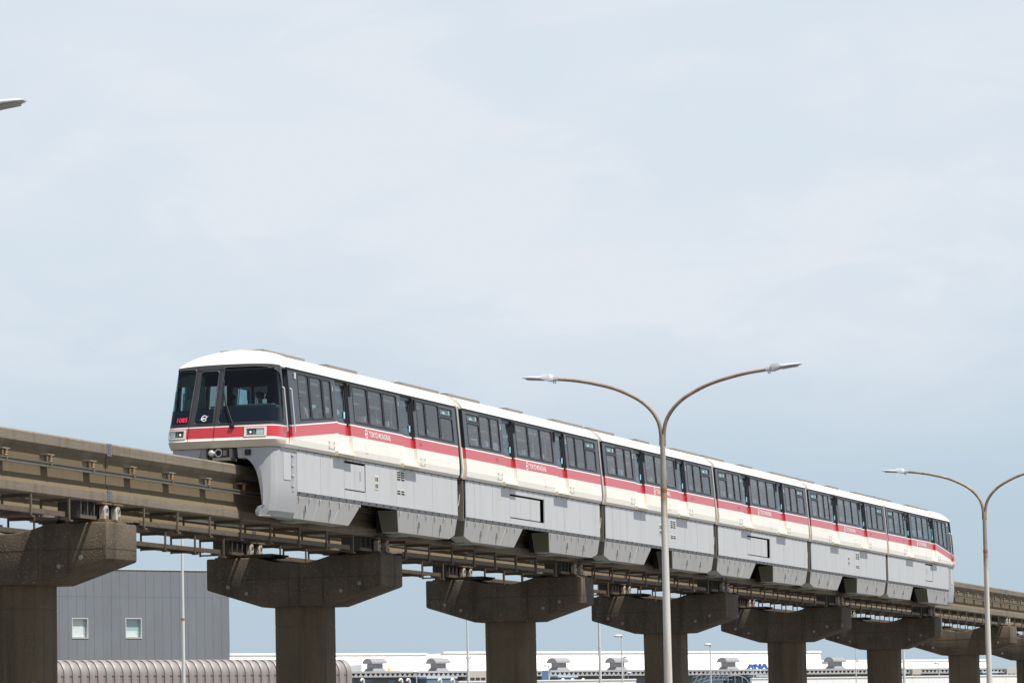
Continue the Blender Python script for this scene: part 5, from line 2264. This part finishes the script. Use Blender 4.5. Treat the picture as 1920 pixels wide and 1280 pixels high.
for px, lb in ((703, 'grey roof ventilator in front of the white panel with the yellow mark'),
               (822, 'grey roof ventilator between the first two white roofs'),
               (935, 'grey roof ventilator hidden largely by the middle pier column'),
               (1048, 'grey roof ventilator just right of the middle pier'),
               (1157, 'grey roof ventilator behind a slim lamp with a pale head'),
               (1366, 'grey roof ventilator left of the blue roof letters'),
               (1566, 'grey roof ventilator right of the white roof end, beside the fifth pier')):
    vent(px, lb)

# blue roof letters on a frame
xa = tx(1401, 1250, 5.0)[0]
st_ = grid_thing('roof_sign', 'blue roof sign letters on the terminal, half hidden by the fifth pier', 'roof sign', TB)
st_.location = (TB + EX * xa + EN * 5.0)
st_.location.z = ze + .28
zs0 = tx(1420, 1252.5, 5.0)[1] - (ze + .28)
zs1 = tx(1420, 1244, 5.0)[1] - (ze + .28)
wl_ = tx(1441, 1250, 5.0)[0] - xa
hgt = zs1 - zs0
vs, fs = text_pts('ANA', hgt / .70, .05, 1.0, 0, .055)
sc_ = wl_ / max(v[0] for v in vs)
lt = MB()
for dy in (0, .25):
    lt.add([(v[0] * sc_, dy, zs0 + v[1]) for v in vs], fs, SIGNB)
lt.build('sign_letters', st_, recalc=False)
fr = MB()
for q in range(6):
    xx = wl_ * q / 5
    fr.box(xx - .03, xx + .03, .3, .36, .0, zs1 + .2, TPALE)
fr.box(-.3, wl_ + .3, .30, .36, zs0 - .12, zs0 - .04, TPALE)
fr.box(-.3, wl_ + .3, .30, .36, zs1 + .06, zs1 + .12, TPALE)
fr.build('sign_frame', st_)

# white penthouse with a yellow mark
xa, xb_ = tx(678, 1250, 8)[0], tx(749, 1250, 8)[0]
ph = grid_thing('roof_penthouse', 'white box on the terminal roof with a yellow mark', 'penthouse', TB)
ph.location = TB + EX * xa + EN * 8
ph.location.z = ze + .28
ht = tx(710, 1245, 8)[1] - ze - .28
p = MB()
p.box(0, xb_ - xa, 0, 4, .002, ht, PARAP)
p.build('penthouse_box', ph)
p = MB()
xm = tx(729, 1250, 8)[0] - xa
p.poly([(xm - .28, -.02, .1), (xm + .30, -.02, .1), (xm + .32, -.02, .45), (xm + .08, -.02, ht * .62), (xm - .22, -.02, .55)], YEL)
p.build('yellow_mark', ph, recalc=False)

# white parapet of a ramp nearer than the terminal
PB = ray_pt(1200, 1277, 430)
hd_p = YAW - radians(61)
PX = Vector((cos(hd_p), sin(hd_p), 0))
pt_ = thing('parapet_wall', 'long white parapet wall along the bottom edge in front of the terminal', 'wall', (PB.x, PB.y, 0), hd_p)


def px_on(base_, dirv, px, py):
    d = ray_pt(px, py, 1) - CAM
    A = base_ - CAM
    det = d.x * (-dirv.y) + dirv.x * d.y
    tt = (A.x * (-dirv.y) + dirv.x * A.y) / det
    a = (d.x * A.y - d.y * A.x) / det
    return a, (CAM + d * tt).z


for (pa, pb, pya) in ((860, 1193, 1278), (1409, 2000, 1272)):
    xa, zt_ = px_on(PB, PX, pa, pya)
    xb_, _ = px_on(PB, PX, pb, pya)
    n = max(1, int((xb_ - xa) / 2.0))
    for i in range(n):
        m_ = MB()
        m_.box(xa + (xb_ - xa) * i / n + .01, xa + (xb_ - xa) * (i + 1) / n - .01, 0, .3, 0, zt_, PARAP)
        m_.build('parapet_panel', pt_)
    m_ = MB()
    m_.box(xa, xb_, -.06, .36, zt_ + .001, zt_ + .12, PARAP)
    m_.build('parapet_coping', pt_)

# blue sloping panel near the middle pier
bp = ray_pt(1022, 1277, 560)
bt = thing('blue_gangway', 'small blue sloping gangway panel right of the middle pier', 'gangway', (bp.x, bp.y, 0), YAW)
k = 560 / 7800
zb_ = bp.z - .3
m_ = MB()
hh = 21 * k + .3
m_.hexa([(0, .55, zb_), (0, -.30, zb_), (1.2, -.30, zb_), (1.2, .55, zb_), (0, .30, zb_ + hh), (0, -.75, zb_ + hh), (1.2, -.75, zb_ + hh), (1.2, .30, zb_ + hh)], TBLUE)
m_.build('gangway_side', bt)
m_ = MB()
m_.hexa([(-.05, -.31, zb_), (-.05, -.5, zb_), (1.2, -.5, zb_), (1.2, -.31, zb_), (-.05, -.76, zb_ + hh), (-.05, -.95, zb_ + hh), (1.2, -.95, zb_ + hh), (1.2, -.76, zb_ + hh)], TPALE)
m_.box(.2, .5, -.3, .2, 0, zb_ - .001, TPALE)
m_.build('gangway_edge', bt)

# pale canopies and pipework on the terminal wall
for (pa, pb, py, lb) in ((800, 858, 1269, 'pale blue canopy on the terminal left of the middle pier'), (1046, 1084, 1267, 'pale blue canopy on the terminal right of the middle pier'),
                         (1418, 1442, 1266, 'pale canopy on the terminal beside the fifth pier'), (1842, 1872, 1259, 'pale canopy on the terminal near the right-hand lamp')):
    xa, xb_ = tx(pa, py, -3)[0], tx(pb, py, -3)[0]
    zc_ = tx((pa + pb) / 2, py, -3)[1]
    c = grid_thing('canopy', lb, 'canopy', TB, 'canopies on the terminal wall')
    c.location = TB + EX * xa - EN * 3
    c.location.z = 0
    m_ = MB()
    m_.box(0, xb_ - xa, 0, 2.9, zc_ - .15, zc_ + .1, TPALE)
    m_.build('canopy_roof', c)
    m_ = MB()
    m_.box(.1, xb_ - xa - .1, .1, 2.9, zc_ - 2.6, zc_ - .16, VEHG)
    for q in range(2):
        m_.box((xb_ - xa) * (.3 + .4 * q), (xb_ - xa) * (.3 + .4 * q) + .6, -.0, .09, zc_ - 2.0, zc_ - .9, TWIN)
    m_.box(.1, .2, 0.1, .2, 0, zc_ - 2.6, TPALE)
    m_.box(xb_ - xa - .2, xb_ - xa - .1, 0.1, .2, 0, zc_ - 2.6, TPALE)
    m_.build('canopy_wall', c)
# curled vent pipes
for px, lb in ((682, 'curled pale vent pipe left of the yellow mark'), (754, 'larger curled vent pipe on the terminal, left one of two side by side'), (768, 'smaller curled vent pipe on the terminal, right one of two side by side'),
               (827, 'white vent pipe under the left canopy'), (851, 'second white vent pipe under the left canopy'), (1058, 'white vent pipe under the middle canopy'), (1076, 'curled beige vent pipe beside the middle canopy'), (1096, 'small curled vent pipe right of the beige one')):
    xa, zc_, _ = tx(px, 1273.5, -4.5)
    c = grid_thing('vent_pipe', lb, 'vent pipe', TB, 'curled vent pipes along the terminal')
    c.location = TB + EX * xa - EN * 4.5
    c.location.z = 0
    m_ = MB()
    r_ = .26
    m_.tube([(0, 0, 0), (0, 0, zc_ - .2)] + [(-r_ + r_ * cos(a), 0, zc_ - .2 + r_ * 1.2 * sin(a)) for a in [pi * q / 8 for q in range(1, 9)]] , .16, BEZEL, 10)
    m_.build('pipe', c, smooth=50)

# boarding stairs vehicle
vp = ray_pt(1350, 1279, 470)
vt = thing('boarding_stairs', 'blue grey boarding stairs truck with lattice railings, between third-last and fourth piers', 'boarding stairs', (vp.x, vp.y, 0), YAW)
k = 470 / 7800
zz = vp.z
m_ = MB()
m_.box(0, 2, -3.6 , 3.4, 0, zz - .35, VEHG)
m_.hexa([(0, 2.6, zz - .35), (0, -.2, zz - .35), (2, -.2, zz - .35), (2, 2.6, zz - .35), (0, 1.2, zz + .5), (0, -.2, zz + .5), (2, -.2, zz + .5), (2, 1.2, zz + .5)], VEHG)
m_.build('truck_body', vt)
m_ = MB()
rings = []
for q in range(9):
    a = pi * q / 8
    rings.append([(x, -1.7 + 1.6 * cos(a), zz - .35 + 1.15 * sin(a)) for x in (.05, 1.9)])
for a_, b_ in zip(rings, rings[1:]):
    m_.quad(a_[0], a_[1], b_[1], b_[0], VEHL)
m_.poly([r[0] for r in rings], TDARK)
m_.tube([r[0] for r in rings], .06, VEHL, 6)
for yy in (-.9, -1.7, -2.5):
    m_.tube([(.02, yy, zz - .35), (.02, yy, zz - .35 + 1.15 * sqrt(max(0, 1 - ((yy + 1.7) / 1.6) ** 2)))], .06, VEHL, 6)
m_.build('truck_cab', vt, recalc=False)
m_ = MB()
for q in range(8):
    ya = 3.0 - .55 * q
    for sx in (0, 1.6):
        m_.tube([(sx, ya, zz - .2 + .16 * q * .6), (sx, ya - .5, zz + .75 + .10 * q)], .03, VEHL, 5)
for zq in (.3, .7, 1.2):
    m_.tube([(0, 3.1, zz + zq - .6), (0, 1.2, zz + zq), (0, -1.4, zz + zq)], .035, VEHL, 5)
m_.box(0, 1.5, -.6, .9, zz + .25, zz + .36, VEHL)
m_.box(0, 1.5, -.4, .7, zz - .02, zz + .07, VEHL)
m_.build('stair_lattice', vt)


# slim white light poles in the background
def bpole(px_, py_top, w_px, depth, label, head=None, py_joint=None, side=None):
    P0 = ray_pt(px_, 1270, depth)
    k_ = depth / 7800
    t_ = thing('light_pole', label, 'light pole', (P0.x, P0.y, 0), YAW, 'slim white light poles behind the viaduct')
    ztp_ = ray_pt(px_, py_top, depth).z
    r = w_px * k_ / 2
    m = MB()
    zj = ray_pt(px_, py_joint, depth).z if py_joint else ztp_ * .6
    m.tube([(0, 0, 0), (0, 0, zj)], [r * 1.05, r], BPOLE, 12)
    m.tube([(0, 0, zj), (0, 0, ztp_)], [r * .9, r * .72], BPOLE, 12)
    m.build('pole', t_, smooth=50)
    c = MB()
    c.tube([(0, 0, zj - .06), (0, 0, zj + .06)], r * 1.12, LCOLLAR if py_joint and px_ < 400 else BPOLE, 12)
    c.build('pole_collar', t_)
    if head:
        for (d0, d1, th) in head:
            h = MB()
            rings = []
            y0, y1 = -d0 * k_, -d1 * k_
            hh = th * k_
            for (f, sc) in ((0, .45), (.1, .8), (.35, 1), (.7, .95), (.92, .7), (1, .3)):
                yy = y0 + (y1 - y0) * f
                rings.append([(hh * 1.1 * sc * cos(a), yy, ztp_ + hh * .2 + hh * .55 * sc * sin(a)) for a in [2 * pi * q / 10 for q in range(10)]])
            h.loft(rings, LED)
            h.build('lamp_head', t_, smooth=50)
    if side:
        zs_ = ray_pt(px_, side[0], depth).z
        h = MB()
        h.box(-.05, .05, -side[2] * k_, -side[1] * k_, zs_ - .04, zs_ + .04, BPOLE)
        h.box(-.12, .12, -side[2] * k_, -(side[2] - 3) * k_, zs_ - .02, zs_ + .12, LED)
        h.box(-.12, .12, -(side[1] + 3) * k_, -side[1] * k_, zs_ - .02, zs_ + .12, LED)
        h.build('side_bracket', t_)


bpole(344.5, 985, 6.2, 240, 'tall white light pole in front of the slate building', py_joint=1160)
bpole(878, 1130, 4.6, 330, 'white light pole left of the middle pier with small side lamps', py_joint=1254, side=(1233, -4, 6))
bpole(1125.5, 1070, 5.4, 280, 'tall white light pole right of the middle pier', py_joint=1212)
bpole(1167, 1192, 3.3, 420, 'slim lamp with a pale flat head right of the tall white pole', head=[(-14, 2, 5)])
bpole(1333, 1208, 3.2, 440, 'slim lamp with a pale flat head right of the fourth pier', head=[(-11, 3, 4.2)])
bpole(1029, 1247.5, 2.4, 500, 'short slim lamp beside the blue gangway panel', head=[(-10, 2, 3.6)])
bpole(1413, 1245, 2.2, 520, 'short slim lamp in front of the blue roof letters', head=[(-10, 3, 3)])
bpole(1425, 1256, 1.6, 540, 'very short thin pole right of the blue letters lamp', head=[(-3, 3, 2)])
bpole(1605.5, 1200, 2.4, 400, 'thin white pole left of the sixth pier')
bpole(1695.5, 1205, 5.2, 290, 'white light pole touching the right side of the sixth pier', py_joint=1251)
bpole(1761, 1243, 2.4, 460, 'short slim lamp left of the seventh pier', head=[(-9, 2, 3.6)])
bpole(781, 1259, 2.2, 520, 'short slim lamp left of the second roof ventilator', head=[(-7, 2, 3)])
bpole(1178, 1261, 1.7, 520, 'very short thin lamp right of the fifth roof ventilator', head=[(-2, 6, 3)])
bpole(1170, 1231, 1.2, 560, 'distant lamp with pale head above the fifth ventilator', head=[(-1, 10, 3.5)])
